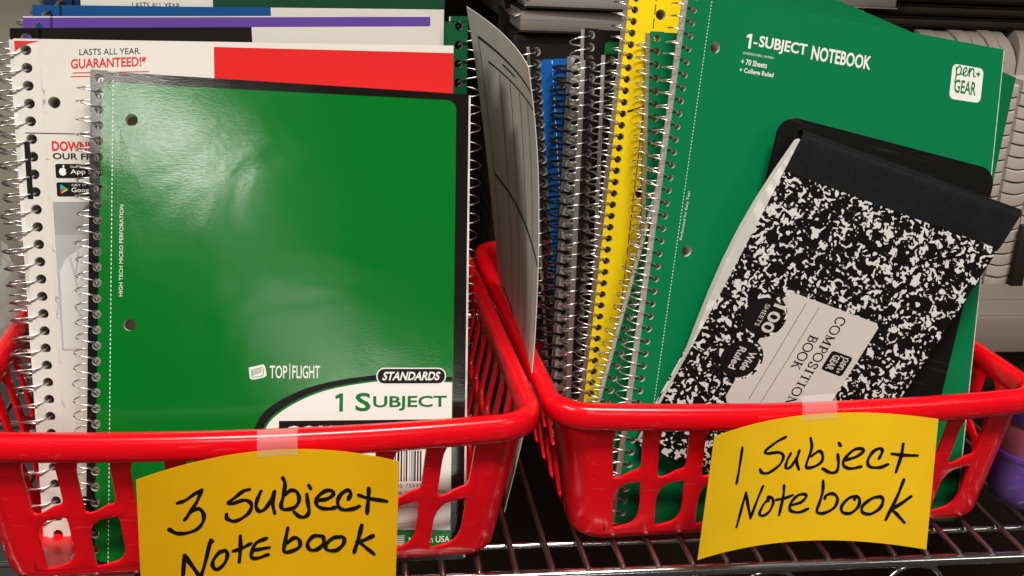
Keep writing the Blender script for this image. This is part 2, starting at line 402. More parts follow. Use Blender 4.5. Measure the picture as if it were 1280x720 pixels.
# ------------------------------------------------------------------ red baskets
def basket(name, label, cx, yc, rz, cat='basket', group='red plastic baskets'):
    root = thing(name, label, cat, (cx, yc, .02), group, rz)
    HBx, HTx, HBy, HTy, RC = 13.15, 14.8, 14.5, 15.3, 2.0
    ZT = 9.0
    def size(z):
        t = max(0, min(1, z/ZT)); ins = 0
        if z < .9: ins = .9-math.sqrt(max(0, .81-(.9-z)**2))
        return HBx+(HTx-HBx)*t-ins, HBy+(HTy-HBy)*t-ins, t
    def P(side, u, z, off=0.):
        """side 0 front, 1 right, 2 back, 3 left; u along the straight run 0..1; corners are sides 4..7"""
        hx, hy, t = size(z); r = RC*(.8+.35*t)
        hx += off; hy += off
        if side == 0: return Vector((-hx+r+2*(hx-r)*u, -hy-.75*t*(1-(2*u-1)**2), z))
        if side == 1: return Vector((hx, -hy+r+2*(hy-r)*u, z))
        if side == 2: return Vector((hx-r-2*(hx-r)*u, hy, z))
        if side == 3: return Vector((-hx, hy-r-2*(hy-r)*u, z))
        k = side-4; cxx = [hx-r, hx-r, -hx+r, -hx+r][k]; cyy = [-hy+r, hy-r, hy-r, -hy+r][k]
        a = R_([-90, 0, 90, 180][k]+90*u); return Vector((cxx+r*math.cos(a), cyy+r*math.sin(a), z))
    V, Fc = [], []
    def grid(side, u0, u1, zs, nu):
        k = len(V); nz = len(zs)
        for z in zs:
            for i in range(nu+1): V.append(P(side, u0+(u1-u0)*i/nu, z))
        for j in range(nz-1):
            for i in range(nu): q = k+j*(nu+1)+i; Fc.append((q, q+1, q+nu+2, q+nu+1))
    zlow = [0, .06, .2, .42, .68, .9]
    zall = zlow+[2, 3.2, 4.4, 5.6, 6.8, 8.0, 8.6, 9.0]
    for k in range(4): grid(4+k, 0, 1, zall, 8)
    z1a, z1b, z2a, z2b = .9, 4.55, 4.55, 8.6
    def hole(a, b, row):
        # a across 0..1, b up 0..1 on the border of the cell -> point on the hole's outline
        x, y = (a-.5)*2, (b-.5)*2
        wx, wy = .64, (.86 if row else .82)
        X, Y = x*wx, y*wy
        # corner radii: lower left small, lower right middling, upper right small, upper left large
        r = {(0, 0): .10, (1, 0): (.22 if row else .5), (1, 1): .12, (0, 1): .62}[(1 if x > 0 else 0, 1 if y > 0 else 0)]
        ca, cb = math.copysign(wx-r, x), math.copysign(wy-r, y)
        if abs(X) > wx-r and abs(Y) > wy-r:
            d = Vector((X-ca, Y-cb)); 
            if d.length > 1e-6: d = d.normalized()*r
            X, Y = ca+d.x, cb+d.y
        # wave band between the rows
        if row: Y += .13*(X/wx)*(1-(Y/wy))*.5 + .05*math.sin(math.pi*X/wx)*(1-(Y/wy))*.5
        else:
            Y += (.10*(X/wx))*(1+Y/wy)*.5 + .13*(X/wx)*(1-Y/wy)*.5
        return (X/2+.5, Y/2+.5)
    def cells(side, u0, u1, nc):
        for row, (za, zb) in enumerate(((z1a, z1b), (z2a, z2b))):
            for c in range(nc):
                ua, ub = u0+(u1-u0)*c/nc, u0+(u1-u0)*(c+1)/nc; ns = 8
                rect = [(i/ns, 0) for i in range(ns)]+[(1, i/ns) for i in range(ns)]+[(1-i/ns, 1) for i in range(ns)]+[(0, 1-i/ns) for i in range(ns)]
                k = len(V); N = len(rect)
                for a, b in rect: V.append(P(side, ua+(ub-ua)*a, za+(zb-za)*b))
                for a, b in rect:
                    a, b = hole(a, b, row); V.append(P(side, ua+(ub-ua)*a, za+(zb-za)*b))
                for i in range(N):
                    j = (i+1) % N; Fc.append((k+i, k+j, k+N+j, k+N+i))
    for side, nc, (u0, u1) in ((0, 9, (.008, .992)), (1, 10, (.03, .97)), (2, 9, (.03, .97)), (3, 10, (.03, .97))):
        grid(side, 0, u0, zall[5:], 2); grid(side, u1, 1, zall[5:], 2)
        grid(side, 0, 1, zlow, 24); grid(side, 0, 1, [8.6, 9.0], 24)
        cells(side, u0, u1, nc)
    # floor of the basket
    ring = []
    for s_, nu in ((0, 24), (4, 8), (1, 24), (5, 8), (2, 24), (6, 8), (3, 24), (7, 8)):
        for i in range(nu): ring.append(P(s_, i/nu, 0))
    k = len(V); V += ring; V.append(Vector((0, 0, 0.0)))
    for i in range(len(ring)): Fc.append((k+len(ring), k+(i+1) % len(ring), k+i))
    o = link_mesh('wall', V, Fc, M['red_plastic'], root)
    bm = bmesh.new(); bm.from_mesh(o.data); bmesh.ops.remove_doubles(bm, verts=bm.verts, dist=2e-5)
    bmesh.ops.recalc_face_normals(bm, faces=bm.faces); bm.to_mesh(o.data); bm.free()
    sm = o.modifiers.new('solid', 'SOLIDIFY'); sm.thickness = .17*S; sm.offset = -1; sm.use_even_offset = True
    bv = o.modifiers.new('bev', 'BEVEL'); bv.width = .045*S; bv.segments = 2; bv.limit_method = 'ANGLE'; bv.angle_limit = R_(50)
    dg = bpy.context.evaluated_depsgraph_get(); me = bpy.data.meshes.new_from_object(o.evaluated_get(dg))
    o.modifiers.clear(); o.data = me; me.shade_smooth(); me.set_sharp_from_angle(angle=R_(35))
    # rolled rim
    path = []
    for s_, nu in ((0, 28), (4, 10), (1, 24), (5, 10), (2, 20), (6, 10), (3, 24), (7, 10)):
        for i in range(nu): path.append(P(s_, i/nu, ZT, .18))
    V, Fc = [], []; N = len(path); n = 16
    for i, p in enumerate(path):
        t = (path[(i+1) % N]-path[i-1]).normalized(); out = Vector((t.y, -t.x, 0))
        for k in range(n):
            a = 2*math.pi*k/n; c, s_ = math.cos(a), math.sin(a)
            rx = .56*math.copysign(abs(c)**.8, c); rzz = .78*math.copysign(abs(s_)**.8, s_)
            V.append(p+out*rx+Vector((0, 0, rzz-.16)))
    for i in range(N):
        for k in range(n): Fc.append((i*n+k, i*n+(k+1) % n, ((i+1) % N)*n+(k+1) % n, ((i+1) % N)*n+k))
    o = link_mesh('rim', V, Fc, M['red_plastic'], root, smooth=True, angle=80); fix_normals(o)
    return root, P
LB = (-5.2, 69.0, R_(2.0)); RB = (26.1, 71.1, R_(2.0))
bl, PB = basket('plastic_basket', 'red plastic basket on the left, holding the large 3 subject notebooks', *LB)
br, _ = basket('plastic_basket', 'red plastic basket on the right, holding 1 subject notebooks and a marbled composition book', *RB)

# ------------------------------------------------------------------ left basket: glossy green notebook
def cover_mat(name, col, rough=.32, boxes=(), bump=.12, coat=.0, **k):
    m = mat(name, col, rough, bump=bump, bscale=900, coat=coat, stretch=(.35, 1.6, 1), var=.04, vscale=14, **k)
    if boxes: box_print(m, boxes)
    return m
def one(sh, x, y, w_, h, m, root, z):
    P = [(.55, 0), (.95, 0), (.95, 1), (.62, 1), (.1, .86), (.1, .70), (.55, .76)]
    return sh.poly('title_text', [(x+a*w_, y+b*h) for a, b in P], z, m, root)
def px(c): return [U(*q) for q in c]
def dashed(sh, name, x, y0, y1, dash, gap, wd, m, root, x1=None):
    V, Fc = [], []; y = y0; x1 = x if x1 is None else x1
    while y-dash > y1:
        a = x+(x1-x)*(y-y0)/(y1-y0); sh.ribbon(V, Fc, (a, y), (a, y-dash), wd, .012); y -= dash+gap
    return sh.mesh(name, V, Fc, m, root)

sg = Sheet(px([(113, 88, 63.5), (586, 118, 64.6), (579, 699, 55.0), (107, 716, 54.6)]), 20.7, 27.0,
           bend=lambda u, v: .12*math.sin(math.pi*u)*math.sin(math.pi*min(1, v*1.1)))
boxg = sg
BO = (sg.w/2, sg.h)   # object space origin is the middle of the bottom edge
def ob(sh, x0, y0, x1, y1): return (x0-sh.w/2, y0+sh.h, x1-sh.w/2, y1+sh.h)
mg = cover_mat('green_cover_gloss', BK, .125, [(*ob(sg, .5, -26.55, 19.93, -.55), .55, GL)], bump=.05, coat=.0, spec=.5)
# the lacquered board is not quite flat: slow undulations break up its reflections
t = mg.node_tree; n = t.nodes.new('ShaderNodeTexNoise'); n.inputs['Scale'].default_value = 16; n.inputs['Detail'].default_value = 2; n.inputs['Distortion'].default_value = .6
u2 = t.nodes.new('ShaderNodeBump'); u2.inputs['Strength'].default_value = .26; u2.inputs['Distance'].default_value = .0022
tc_ = t.nodes.new('ShaderNodeTexCoord'); t.links.new(tc_.outputs['Object'], n.inputs[0]); t.links.new(n.outputs[0], u2.inputs['Height'])
bb = [q for q in t.nodes if q.type == 'BUMP' and q != u2][0]; t.links.new(u2.outputs[0], bb.inputs['Normal'])
g = notebook('spiral_notebook', 'glossy green one subject notebook with black border, frontmost in the left basket', 'notebook', sg, 1.0, mg, n=32, y_first=.38, hr=.24, hx=.45, coil_r=.62, hand=-1, wire=.045, group='spiral notebooks in the baskets', pages_out=.24)
dashed(sg, 'perforation', 1.17, -.45, -26.6, .13, .11, .045, M['white_print'], g)
sg.text('side_text', 'HIGH TECH MICRO PERFORATION', 1.78, -12.1, 4.95, .2, M['white_print'], g, rot=90)
sg.text('brand_text', 'TOP', 9.66, -16.55, .96, .72, M['white_print'], g, bold=.012)
sg.quad('brand_bar', 10.74, -16.62, 10.78, -15.72, .012, M['white_print'], g)
sg.text('brand_text', 'FLIGHT', 10.9, -16.55, 1.52, .72, M['white_print'], g, bold=.012)
# brand emblem: a tilted page stack with curved foot
sg.poly('emblem', [(8.52, -15.95), (9.3, -15.76), (9.42, -15.9), (9.5, -16.38), (9.35, -16.5), (8.8, -16.62), (8.6, -16.58), (8.56, -16.35)], .012, M['white_print'], g)
V, Fc = [], []
for k in range(4): sg.ribbon(V, Fc, (8.66, -16.1-.09*k), (9.28-.03*k, -15.93-.09*k), .03, .02)
sg.ribbon(V, Fc, (8.66, -16.1), (8.72, -16.5), .03, .02); sg.ribbon(V, Fc, (8.72, -16.5), (9.3, -16.4), .03, .02); sg.ribbon(V, Fc, (9.3, -16.4), (9.34, -15.98), .03, .02)
sg.mesh('emblem_lines', V, Fc, M['green_print'], g)
arc = [(8.3, -20.6), (8.78, -19.53), (9.38, -18.43), (10.68, -17.54), (12.44, -16.88), (14.67, -16.47), (16.5, -16.36), (19.93, -16.5)]
arci = [(19.93, -16.72), (16.5, -16.62), (14.67, -16.76), (12.6, -17.17), (10.98, -17.85), (9.75, -18.72), (9.24, -19.6), (8.9, -20.6)]
sa = [tuple(p)[:2] for p in catmull([(a, b, 0) for a, b in arc], 6)]; si = [tuple(p)[:2] for p in catmull([(a, b, 0) for a, b in arci], 6)]
sg.poly('label_border', sa+si, .012, M['black_print'], g)
gin = [(a+.09, b-.09) for a, b in si]
sg.poly('label_stripe', [(a, b) for a, b in si]+gin[::-1], .012, M['green_print'], g)
sg.poly('label_panel', gin+[(8.99, -24.9), (19.93, -25.3), (19.93, -16.81)], .013, M['white_print'], g)
pill = rrect(15.65, -16.85, 19.5, -16.02, .38)
sg.poly('badge', rrect(15.58, -16.92, 19.57, -15.95, .45), .018, M['white_print'], g)
sg.poly('badge', pill, .024, M['black_print'], g)
sg.text('badge_text', 'STANDARDS', 15.9, -16.68, 3.25, .5, M['white_print'], g, shear=.25, bold=.03, z=.03)
one(sg, 13.25, -18.42, .5, 1.02, M['green_print'], g, .03)
sg.text('title_text', 'S', 14.42, -18.42, .86, 1.05, M['green_print'], g, bold=.02, z=.03)
sg.text('title_text', 'UBJECT', 15.42, -18.4, 4.2, .84, M['green_print'], g, bold=.02, z=.03)
sg.quad('title_bar', 10.2, -20.5, 19.93, -18.92, .022, M['black_print'], g)
sg.text('title_text', 'COLLEGE RULED', 10.5, -20.25, 9.2, 1.05, M['white_print'], g, bold=.045, z=.03)
V, Fc = [], []; x = 16.2; rnd = random.Random(3)
while x < 18.3:
    wd = rnd.choice((.03, .03, .06, .09)); sg.ribbon(V, Fc, (x, -20.7), (x, -22.45), wd, .024); x += wd+rnd.choice((.03, .05, .07))
sg.mesh('barcode', V, Fc, M['black_print'], g)
sg.text('barcode_digits', '0 41205 75595 1', 15.9, -22.8, 2.6, .22, M['black_print'], g, z=.024)
sg.text('small_text', 'Top Flight, Inc. Chattanooga, TN', 15.2, -23.2, 4.4, .2, M['black_print'], g, z=.024)
sg.text('small_text', 'www.topflightpaper.com', 15.9, -23.6, 3.4, .24, M['black_print'], g, z=.024)
V, Fc = [], []
for p, q in (((13, -24.0), (19, -23.9)), ((13, -24.9), (18.8, -24.8)), ((19, -23.9), (19.2, -24.5)), ((15.5, -22.1), (15.5, -24))): sg.ribbon(V, Fc, p, q, .025, .02)
sg.mesh('form_lines', V, Fc, M['grey_print'], g)
sg.text('small_text', 'Made in USA', 17.55, -25.98, 2.35, .36, M['white_print'], g, z=.024, bold=.01)
V, Fc = [], []
for k in range(7): sg.ribbon(V, Fc, (16.3, -25.55-.1*k), (17.3, -25.55-.1*k), .04, .024)
sg.mesh('small_mark', V, Fc, M['white_print'], g)

# ------------------------------------------------------------------ left basket: large white and red notebook behind it
sr = Sheet(px([(10, 48, 66), (567, 57, 66.5), (560, 675, 58.5), (55, 690, 58.5)]), 24, 29.2)
mr = cover_mat('red_white_cover', (.66, .62, .56), .42, [(*ob(sr, 10.3, -29.3, 24.2, -.28), .02, (.62, .012, .012)), (*ob(sr, 1.9, -30, 3.4, -25.9), .02, BK)], bump=.05)
r_ = notebook('spiral_notebook', 'large white notebook with a red right side, just behind the glossy green one', 'notebook', sr, 1.5, mr, n=31, y_first=.62, pitch=.985, hr=.29, hx=.86, coil_r=1.0, wire=.06, hand=1, rings=(3.5, 15.1, 26.5), group='spiral notebooks in the baskets', cover_in=.25, pages_out=.0)
sr.poly('red_corner', [(.3, -.12), (1.6, -.12), (1.1, -.25), (.75, -.36), (.3, -.72)], .012, M['red_print'], r_)
sr.text('slogan_text', 'LASTS ALL YEAR.', 3.6, -.86, 3.2, .34, M['black_print'], r_, rot=2, shear=.1)
sr.text('slogan_text', 'GUARANTEED!*', 3.12, -1.62, 3.95, .56, M['red_print'], r_, rot=3, shear=.1, bold=.02)
V, Fc = [], []; sr.ribbon(V, Fc, (3.2, -1.85), (7.2, -1.72), .05, .012); sr.ribbon(V, Fc, (3.1, -2.05), (4.5, -2.02), .05, .012); sr.mesh('underline', V, Fc, M['red_print'], r_)
V, Fc = [], []; sr.ribbon(V, Fc, (.55, -5.2), (9.5, -5.35), .05, .012); sr.mesh('divider_line', V, Fc, M['black_print'], r_)
sr.quad('black_mark', .45, -8.9, .75, -5.7, .012, M['black_print'], r_)
sr.text('offer_text', 'DOWNLOAD', 1.88, -6.2, 3.4, .56, M['red_print'], r_, rot=-1, bold=.035)
sr.text('offer_text', 'OUR FREE APP', 1.9, -6.66, 3.9, .36, M['black_print'], r_, rot=-1, bold=.02)
for yy, big, small in ((-7.72, 'App Store', 'Download on the'), (-8.75, 'Google Play', 'GET IT ON')):
    sr.poly('store_badge', rrect(2.0, yy, 4.95, yy+.8, .1), .012, M['black_print'], r_)
    sr.text('badge_text', big, 2.78, yy+.16, 2.0, .34, M['white_print'], r_, z=.02, bold=.01)
    sr.text('badge_text', small, 2.8, yy+.58, 1.3, .12, M['white_print'], r_, z=.02)
sr.poly('apple_emblem', ell(2.38, -7.36, .2, .22, 14), .02, M['white_print'], r_)
sr.poly('apple_emblem', ell(2.43, -7.06, .05, .09, 8), .02, M['white_print'], r_)
sr.poly('apple_bite', ell(2.6, -7.33, .08, .08, 8), .026, M['black_print'], r_)
for (pp, cc) in (([(2.2, -8.05), (2.4, -8.32), (2.2, -8.35)], (.02, .35, .6)), ([(2.2, -8.35), (2.4, -8.35), (2.2, -8.62)], (.6, .04, .03)), ([(2.2, -8.06), (2.62, -8.35), (2.42, -8.33)], (.05, .5, .15)), ([(2.4, -8.36), (2.62, -8.36), (2.22, -8.6)], (.8, .5, .02))):
    sr.poly('play_emblem', pp, .02, mat('play_print', cc, .4), r_)
# printed grey photograph of a smiling person in a T-shirt
def tone(v): return mat('photo_tone', (v, v*.98, v*.95), .42, var=.1, vscale=60)
sr.quad('printed_photo', 1.75, -17.5, 7.0, -9.05, .012, tone(.42), r_, 4, 6)
sr.quad('printed_photo', 1.76, -10.9, 7.0, -9.06, .016, tone(.33), r_, 4, 6)
sr.poly('printed_photo', [(1.85, -17.4), (1.9, -13), (2.25, -12.3), (3.0, -11.7), (3.5, -11.5), (4.8, -11.6), (5.8, -12.3), (6.3, -17.4)], .02, tone(.62), r_)
sr.poly('printed_photo', [(3.35, -11.6), (3.4, -10.8), (4.5, -10.8), (4.7, -11.7), (4.1, -12.0)], .024, tone(.36), r_)
sr.poly('printed_photo', ell(3.98, -10.15, .66, .86, 20), .028, tone(.42), r_)
sr.poly('printed_photo', ell(3.96, -9.65, .68, .5, 20, 0, 180), .032, tone(.14), r_)
sr.poly('printed_photo', ell(4.05, -10.55, .26, .1, 12, 180, 360), .034, tone(.7), r_)
V, Fc = [], []
for p, q in (((3.66, -10.12), (3.86, -10.1)), ((4.15, -10.1), (4.36, -10.12)), ((4.0, -10.2), (4.04, -10.38))): sr.ribbon(V, Fc, p, q, .06, .034)
sr.mesh('printed_photo', V, Fc, tone(.1), r_)
V, Fc = [], []
for p, q in (((2.5, -12.2), (2.9, -14.5)), ((2.95, -11.8), (2.7, -13.6)), ((3.4, -13.6), (4.6, -15.2)), ((2.6, -15), (3.4, -16.4)), ((3.0, -13.0), (3.9, -14.2))): sr.ribbon(V, Fc, p, q, .12, .024)
sr.mesh('printed_photo', V, Fc, tone(.46), r_)
V, Fc = [], []
for k in range(9): sr.ribbon(V, Fc, (3.0, -20.0-.28*k), (4.5+.2*math.sin(k*2), -20.0-.28*k), .05, .012)
sr.mesh('small_print', V, Fc, M['grey_print'], r_)

# ------------------------------------------------------------------ left basket: the rows behind
def behind(name, label, TL, TR, Y, h, boxes, cover, drop=None, mirror=False, **k):
    """a notebook standing upright behind, given its two top corners"""
    a, b = U(*TL, Y), U(*TR, Y+.3); ww = (b-a).length
    lean = .13; d = Vector((0, -math.sin(lean)*h, -math.cos(lean)*h))
    c = [a, b, b+d, a+d]
    if mirror: c = [b, a, a+d, b+d]
    sh = Sheet(c, ww, h); m = cover_mat(name+'_cover', cover, .4, [(*ob(sh, *bx[:4]), .02, bx[4]) for bx in boxes], bump=.05)
    return sh, notebook('spiral_notebook', label, 'notebook', sh, k.pop('t', 1.0), m, group='spiral notebooks in the baskets', **k)
WH = (.6, .57, .52)
big = dict(n=31, y_first=.62, hr=.33, hx=.86, coil_r=.95, wire=.06, rings=(3.5, 15.1, 26.5))
behind('black', 'black and white notebook directly behind the red and white one', (12, 35), (550, 33), 69.2, 27.4, [(14.6, -30, 26, .1, WH)], BK, pages_out=-.3, page='paper', paper_top=-.2, **big)
behind('purple', 'purple notebook between the black one and the blue one', (28, 22), (538, 21), 71.6, 27.4, [], srgb(96, 66, 150), paper_top=.12, **big)
behind('blue', 'blue notebook with a white right part, behind the purple one', (40, 6), (555, 12), 73.6, 27.6, [(14.9, -30, 26, .1, WH)], srgb(20, 72, 128), **big)
sq, q_ = behind('dark', 'dark blue, white and green notebook rearmost in the left basket', (57, -6), (556, -3), 75.6, 28, [(2.9, -30, 11, .1, WH), (11, -30, 26, .1, srgb(16, 64, 40))], srgb(18, 38, 66), **big)
sq.text('slogan_text', 'LASTS ALL YEAR.', 5.2, -.75, 3.0, .36, M['black_print'], q_, rot=-1)
# a green notebook turned about so that its coil is on the right
sh_g, g2 = behind('turned', 'dark green notebook turned with its coil to the right, beside the red cover', (420, 26), (583, 27), 77.6, 27, [], srgb(12, 88, 50), mirror=True, n=22, y_first=.3, hr=.28, hx=.6, coil_r=.85, wire=.06, rings=(), t=.9, back='cover', coil_mat='wire_dark')

# ------------------------------------------------------------------ right basket
sm_ = Sheet(px([(862, -10, 65.5), (1255, 62, 68.5), (1194, 651, 58.), (768, 656, 58.)]), 22.8, 31.2, bend=lambda u, v: .1*math.sin(math.pi*u))
mm = cover_mat('green_cover_matt', GR, .42, [], bump=.1)
mn = notebook('spiral_notebook', 'green 1-subject notebook with white title, frontmost green one in the right basket', 'notebook', sm_, 1.1, mm, n=42, y_first=.2, pitch=.739, hr=.2, hx=.45, coil_r=.62, wire=.045, hand=-1, rings=(2.84, 14.73, 26.9), group='spiral notebooks in the baskets', pages_out=.22)
dashed(sm_, 'perforation', 1.5, -.1, -31, .1, .1, .04, M['white_print'], mn, 1.4)
one(sm_, 4.05, -2.62, .42, .86, M['white_print'], mn, .015)
sm_.quad('title_text', 4.6, -2.3, 4.85, -2.2, .015, M['white_print'], mn)
sm_.text('title_text', 'SUBJECT', 4.95, -2.63, 3.3, .86, M['white_print'], mn, rot=-1, bold=.025)
sm_.text('title_text', 'NOTEBOOK', 8.6, -2.7, 4.25, .86, M['white_print'], mn, rot=-1, bold=.025)
sm_.text('small_text', 'CUADERNO PARA 1 MATERIA', 3.98, -2.98, 2.1, .14, M['white_print'], mn, rot=-1)
sm_.text('small_text', '+ 70 Sheets', 3.95, -3.58, 1.75, .34, M['white_print'], mn, rot=-1, bold=.02)
sm_.text('small_text', '+ College Ruled', 3.92, -4.12, 2.3, .36, M['white_print'], mn, rot=-1, bold=.02)
sm_.poly('brand_badge', rrect(18.92, -3.78, 21.36, -1.5, .35), .014, M['white_print'], mn)
sm_.text('brand_text', 'GEAR', 19.22, -3.34, 1.7, .88, M['green_print'], mn, bold=.02, z=.022)
def strokes(sh, name, L, wd, z, m, root, k=6):
    V, Fc = [], []
    for st in L:
        P = catmull([(a, b, 0) for a, b in st], k); n = len(P)
        for i in range(n):
            t = (P[min(i+1, n-1)]-P[max(i-1, 0)]).normalized(); q = Vector((-t.y, t.x, 0))*wd/2
            V += [(P[i].x-q.x, P[i].y-q.y, z), (P[i].x+q.x, P[i].y+q.y, z)]
            if i: j = len(V); Fc.append((j-4, j-2, j-1, j-3))
    return sh.mesh(name, V, Fc, m, root)
def penplus(sh, x, y, s, m, root, rot=0, z=.022, ky=.72):
    L = [[(0, .9), (.08, .2), (.02, -.6)], [(.06, .7), (.25, 1.0), (.42, .8), (.36, .3), (.1, .15)], [(.36, .3), (.6, .35), (.85, .75), (.78, .98), (.6, .7), (.68, .2), (.95, .3)],
         [(.95, .3), (1.1, 1.0), (1.1, .15)], [(1.12, .6), (1.3, 1.0), (1.42, .8), (1.45, .3), (1.6, .3)], [(1.62, .55), (1.98, .55)], [(1.8, .82), (1.8, .28)]]
    c, sn = math.cos(R_(rot)), math.sin(R_(rot))
    L = [[(x+(a*c-b*ky*sn)*s, y+(a*sn+b*ky*c)*s) for a, b in st] for st in L]
    return strokes(sh, 'brand_script', L, .1*s if s > .5 else .13*s, z, m, root)
penplus(sm_, 19.2, -2.3, .98, M['green_print'], mn)
sm_.text('side_text', 'Perforated for Easy Tear', 1.78, -14.1, 2.9, .2, M['white_print'], mn, rot=88)
V, Fc = [], []
for k in range(5): sm_.ribbon(V, Fc, (21.0+.09*k, -18.1), (21.0+.09*k, -18.9), .05, .014)
sm_.mesh('barcode', V, Fc, M['black_print'], mn)

# the notebooks fanned out behind it
pm = [U(862, -10, 65.5), U(1255, 62, 68.5), U(1194, 651, 58.), U(768, 656, 58.)]
NX = ((pm[1]-pm[0])+(pm[2]-pm[3])).normalized(); NY = (pm[0]-pm[3]).normalized(); NZ = NX.cross(NY).normalized()
def on_plane(x, y, d):
    p0 = U(768, 656, 58.)-NZ*d; r = RT @ Vector((x-640, y-360, F)); k = (p0-CAM).dot(NZ)/r.dot(NZ); return CAM+r*k
def fanned(name, label, top, bot, d, ww, cover, boxes=(), hfix=None, bend=None, yaw=0., **k):
    a, b = on_plane(*top, d), on_plane(*bot, d); yd = (a-b).normalized()
    h = hfix or (a.z-.6)/yd.z
    xd = yd.cross(NZ); xd = (Matrix.Rotation(R_(yaw), 3, yd) @ xd)
    sh = Sheet([a, a+xd*ww, a+xd*ww-yd*h, a-yd*h], ww, h, bend)
    m = cover_mat(name+'_cover', cover, .42, [(*ob(sh, *bx[:4]), bx[5] if len(bx) > 5 else .02, bx[4]) for bx in boxes], bump=.1)
    p = k.pop('pitch', .8); n = int((h-.6)/p)+1
    return sh, notebook('spiral_notebook', label, 'notebook', sh, k.pop('t', .9), m, n=n, y_first=k.pop('y_first', .35), pitch=p, group='spiral notebooks in the baskets', hr=k.pop('hr', .23), hx=.45, coil_r=k.pop('coil_r', .6), **k)
# rotated green one directly behind the front green
s3 = Sheet(px([(905, -62, 67.6), (1270, 97, 70.0), (1155, 620, 60.2), (728, 585, 61.0)]), 22, 31)
n3 = notebook('spiral_notebook', 'green notebook tilted clockwise, its corner showing past the right edge of the titled one', 'notebook', s3, .8, cover_mat('green_tilted_cover', (.001, .14, .045), .42), n=40, y_first=.3, pitch=.76, hr=.2, hx=.45, coil_r=.58, wire=.045, hand=-1, group='spiral notebooks in the baskets')
dashed(s3, 'perforation', 1.5, -.2, -30.5, .1, .1, .04, M['white_print'], n3)
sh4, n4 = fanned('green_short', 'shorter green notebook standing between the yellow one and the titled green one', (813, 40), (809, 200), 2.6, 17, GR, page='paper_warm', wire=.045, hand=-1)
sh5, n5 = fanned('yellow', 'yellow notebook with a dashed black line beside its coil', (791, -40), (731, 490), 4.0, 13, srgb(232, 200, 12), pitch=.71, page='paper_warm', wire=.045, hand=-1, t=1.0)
dashed(sh5, 'perforation', 1.75, -.3, -29, .62, .22, .06, M['black_print'], n5)
sh5.text('side_text', 'Hi', 2.0, -7.4, .62, .5, M['black_print'], n5, rot=12, bold=.05)
V, Fc = [], []; sh5.ribbon(V, Fc, (.7, -8.7), (3.1, -7.7), .12, .02); sh5.ribbon(V, Fc, (1.6, -4.9), (2.9, -4.4), .12, .02); sh5.mesh('black_mark', V, Fc, M['black_print'], n5)
sh6, n6 = fanned('black_a', 'black notebook tucked against the left of the yellow one', (757, 68), (740, 490), 5.4, 12, BK, t=.9, hr=.26, wire=.05)
sh7, n7 = fanned('black_b', 'black notebook with a thick white page block, third from the yellow one', (732, 74), (714, 490), 6.8, 12, BK, t=1.3, hr=.26, wire=.05, page='paper')
sh8, n8 = fanned('black_green', 'black bordered green notebook peeping over the top of the black ones', (731, 36), (722, 300), 8.2, 13, BK, [(1.4, -28, 12, -.75, (.004, .16, .03), .3)], t=.9, hr=.28)
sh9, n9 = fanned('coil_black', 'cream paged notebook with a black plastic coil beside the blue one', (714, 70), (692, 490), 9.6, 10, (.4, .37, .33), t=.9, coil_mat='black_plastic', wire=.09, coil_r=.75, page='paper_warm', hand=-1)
sh10, n10 = fanned('blue', 'blue notebook with black spine edge, leftmost of the right basket', (662, 58), (688, 490), 11.0, 10, BK, [(.66, -30, 4.6, -.9, srgb(12, 84, 160), .3)], t=.9, hr=.3, wire=.05)
dashed(sh10, 'perforation', 1.5, -1, -27, .22, .18, .05, M['white_print'], n10)

# black soft cover notebook behind the composition book
def slab(name, label, cat, sh, t, m, pages, r=.6, group=None, page_x0=0., parts=('front_cover', 'pages', 'back_cover'), bulge=0.):
    root = thing(name, label, cat, matrix=sh.m, group=group)
    def plate(nm, z0, z1, mt, ins=0., rr=r, left=0.):
        o = rrect(ins+left, -sh.h+ins, sh.w-ins, -ins, max(.05, rr-ins), 6)
        o2 = []
        for i in range(len(o)):      # extra points along the straights so that the sheet can follow its bend
            a, b = o[i], o[(i+1) % len(o)]; k = max(1, int(math.dist(a, b)/2))
            o2 += [(a[0]+(b[0]-a[0])*j/k, a[1]+(b[1]-a[1])*j/k) for j in range(k)]
        V, Fc = [], []; n = len(o2)
        for z in (z0, z1):
            for sc in (0, .35, .7, 1):
                for p in o2:
                    x = sh.w/2+(p[0]-sh.w/2)*sc; y = -sh.h/2+(p[1]+sh.h/2)*sc
                    if bulge and nm == 'pages' and p[0] < 1: x -= bulge*sc*math.sin(math.pi*min(1, max(0, -y/sh.h*1.35+.04)))
                    V.append((x, y, z))
        for a in range(3):
            for i in range(n): j = (i+1) % n; Fc.append((a*n+i, (a+1)*n+i, (a+1)*n+j, a*n+j)); Fc.append(((a+5)*n+i, (a+4)*n+i, (a+4)*n+j, (a+5)*n+j))
        for i in range(n): j = (i+1) % n; Fc.append((3*n+i, 7*n+i, 7*n+j, 3*n+j))
        return fix_normals(sh.mesh(nm, V, Fc, mt, root, True, 30))
    plate('front_cover', 0, -.06, m); plate('pages', -.08, -t+.08, pages, .08, r, 0); plate('back_cover', -t+.06, -t, m)
    return root, plate
m_blk = mat('black_soft_cover', (.006, .006, .006), .38, bump=.15, bscale=700)
sb = Sheet(px([(979, 143, 63.0), (1246, 213, 63.8), (1146, 620, 57.7), (883, 545, 58.6)]), 15, 20.6)
scuffs(m_blk, .05, (.2, .2, .2), 20)
slab('memo_book', 'black soft-cover book with rounded corners, half hidden behind the marbled composition book', 'notebook', sb, .35, m_blk, m_blk, 1.1)

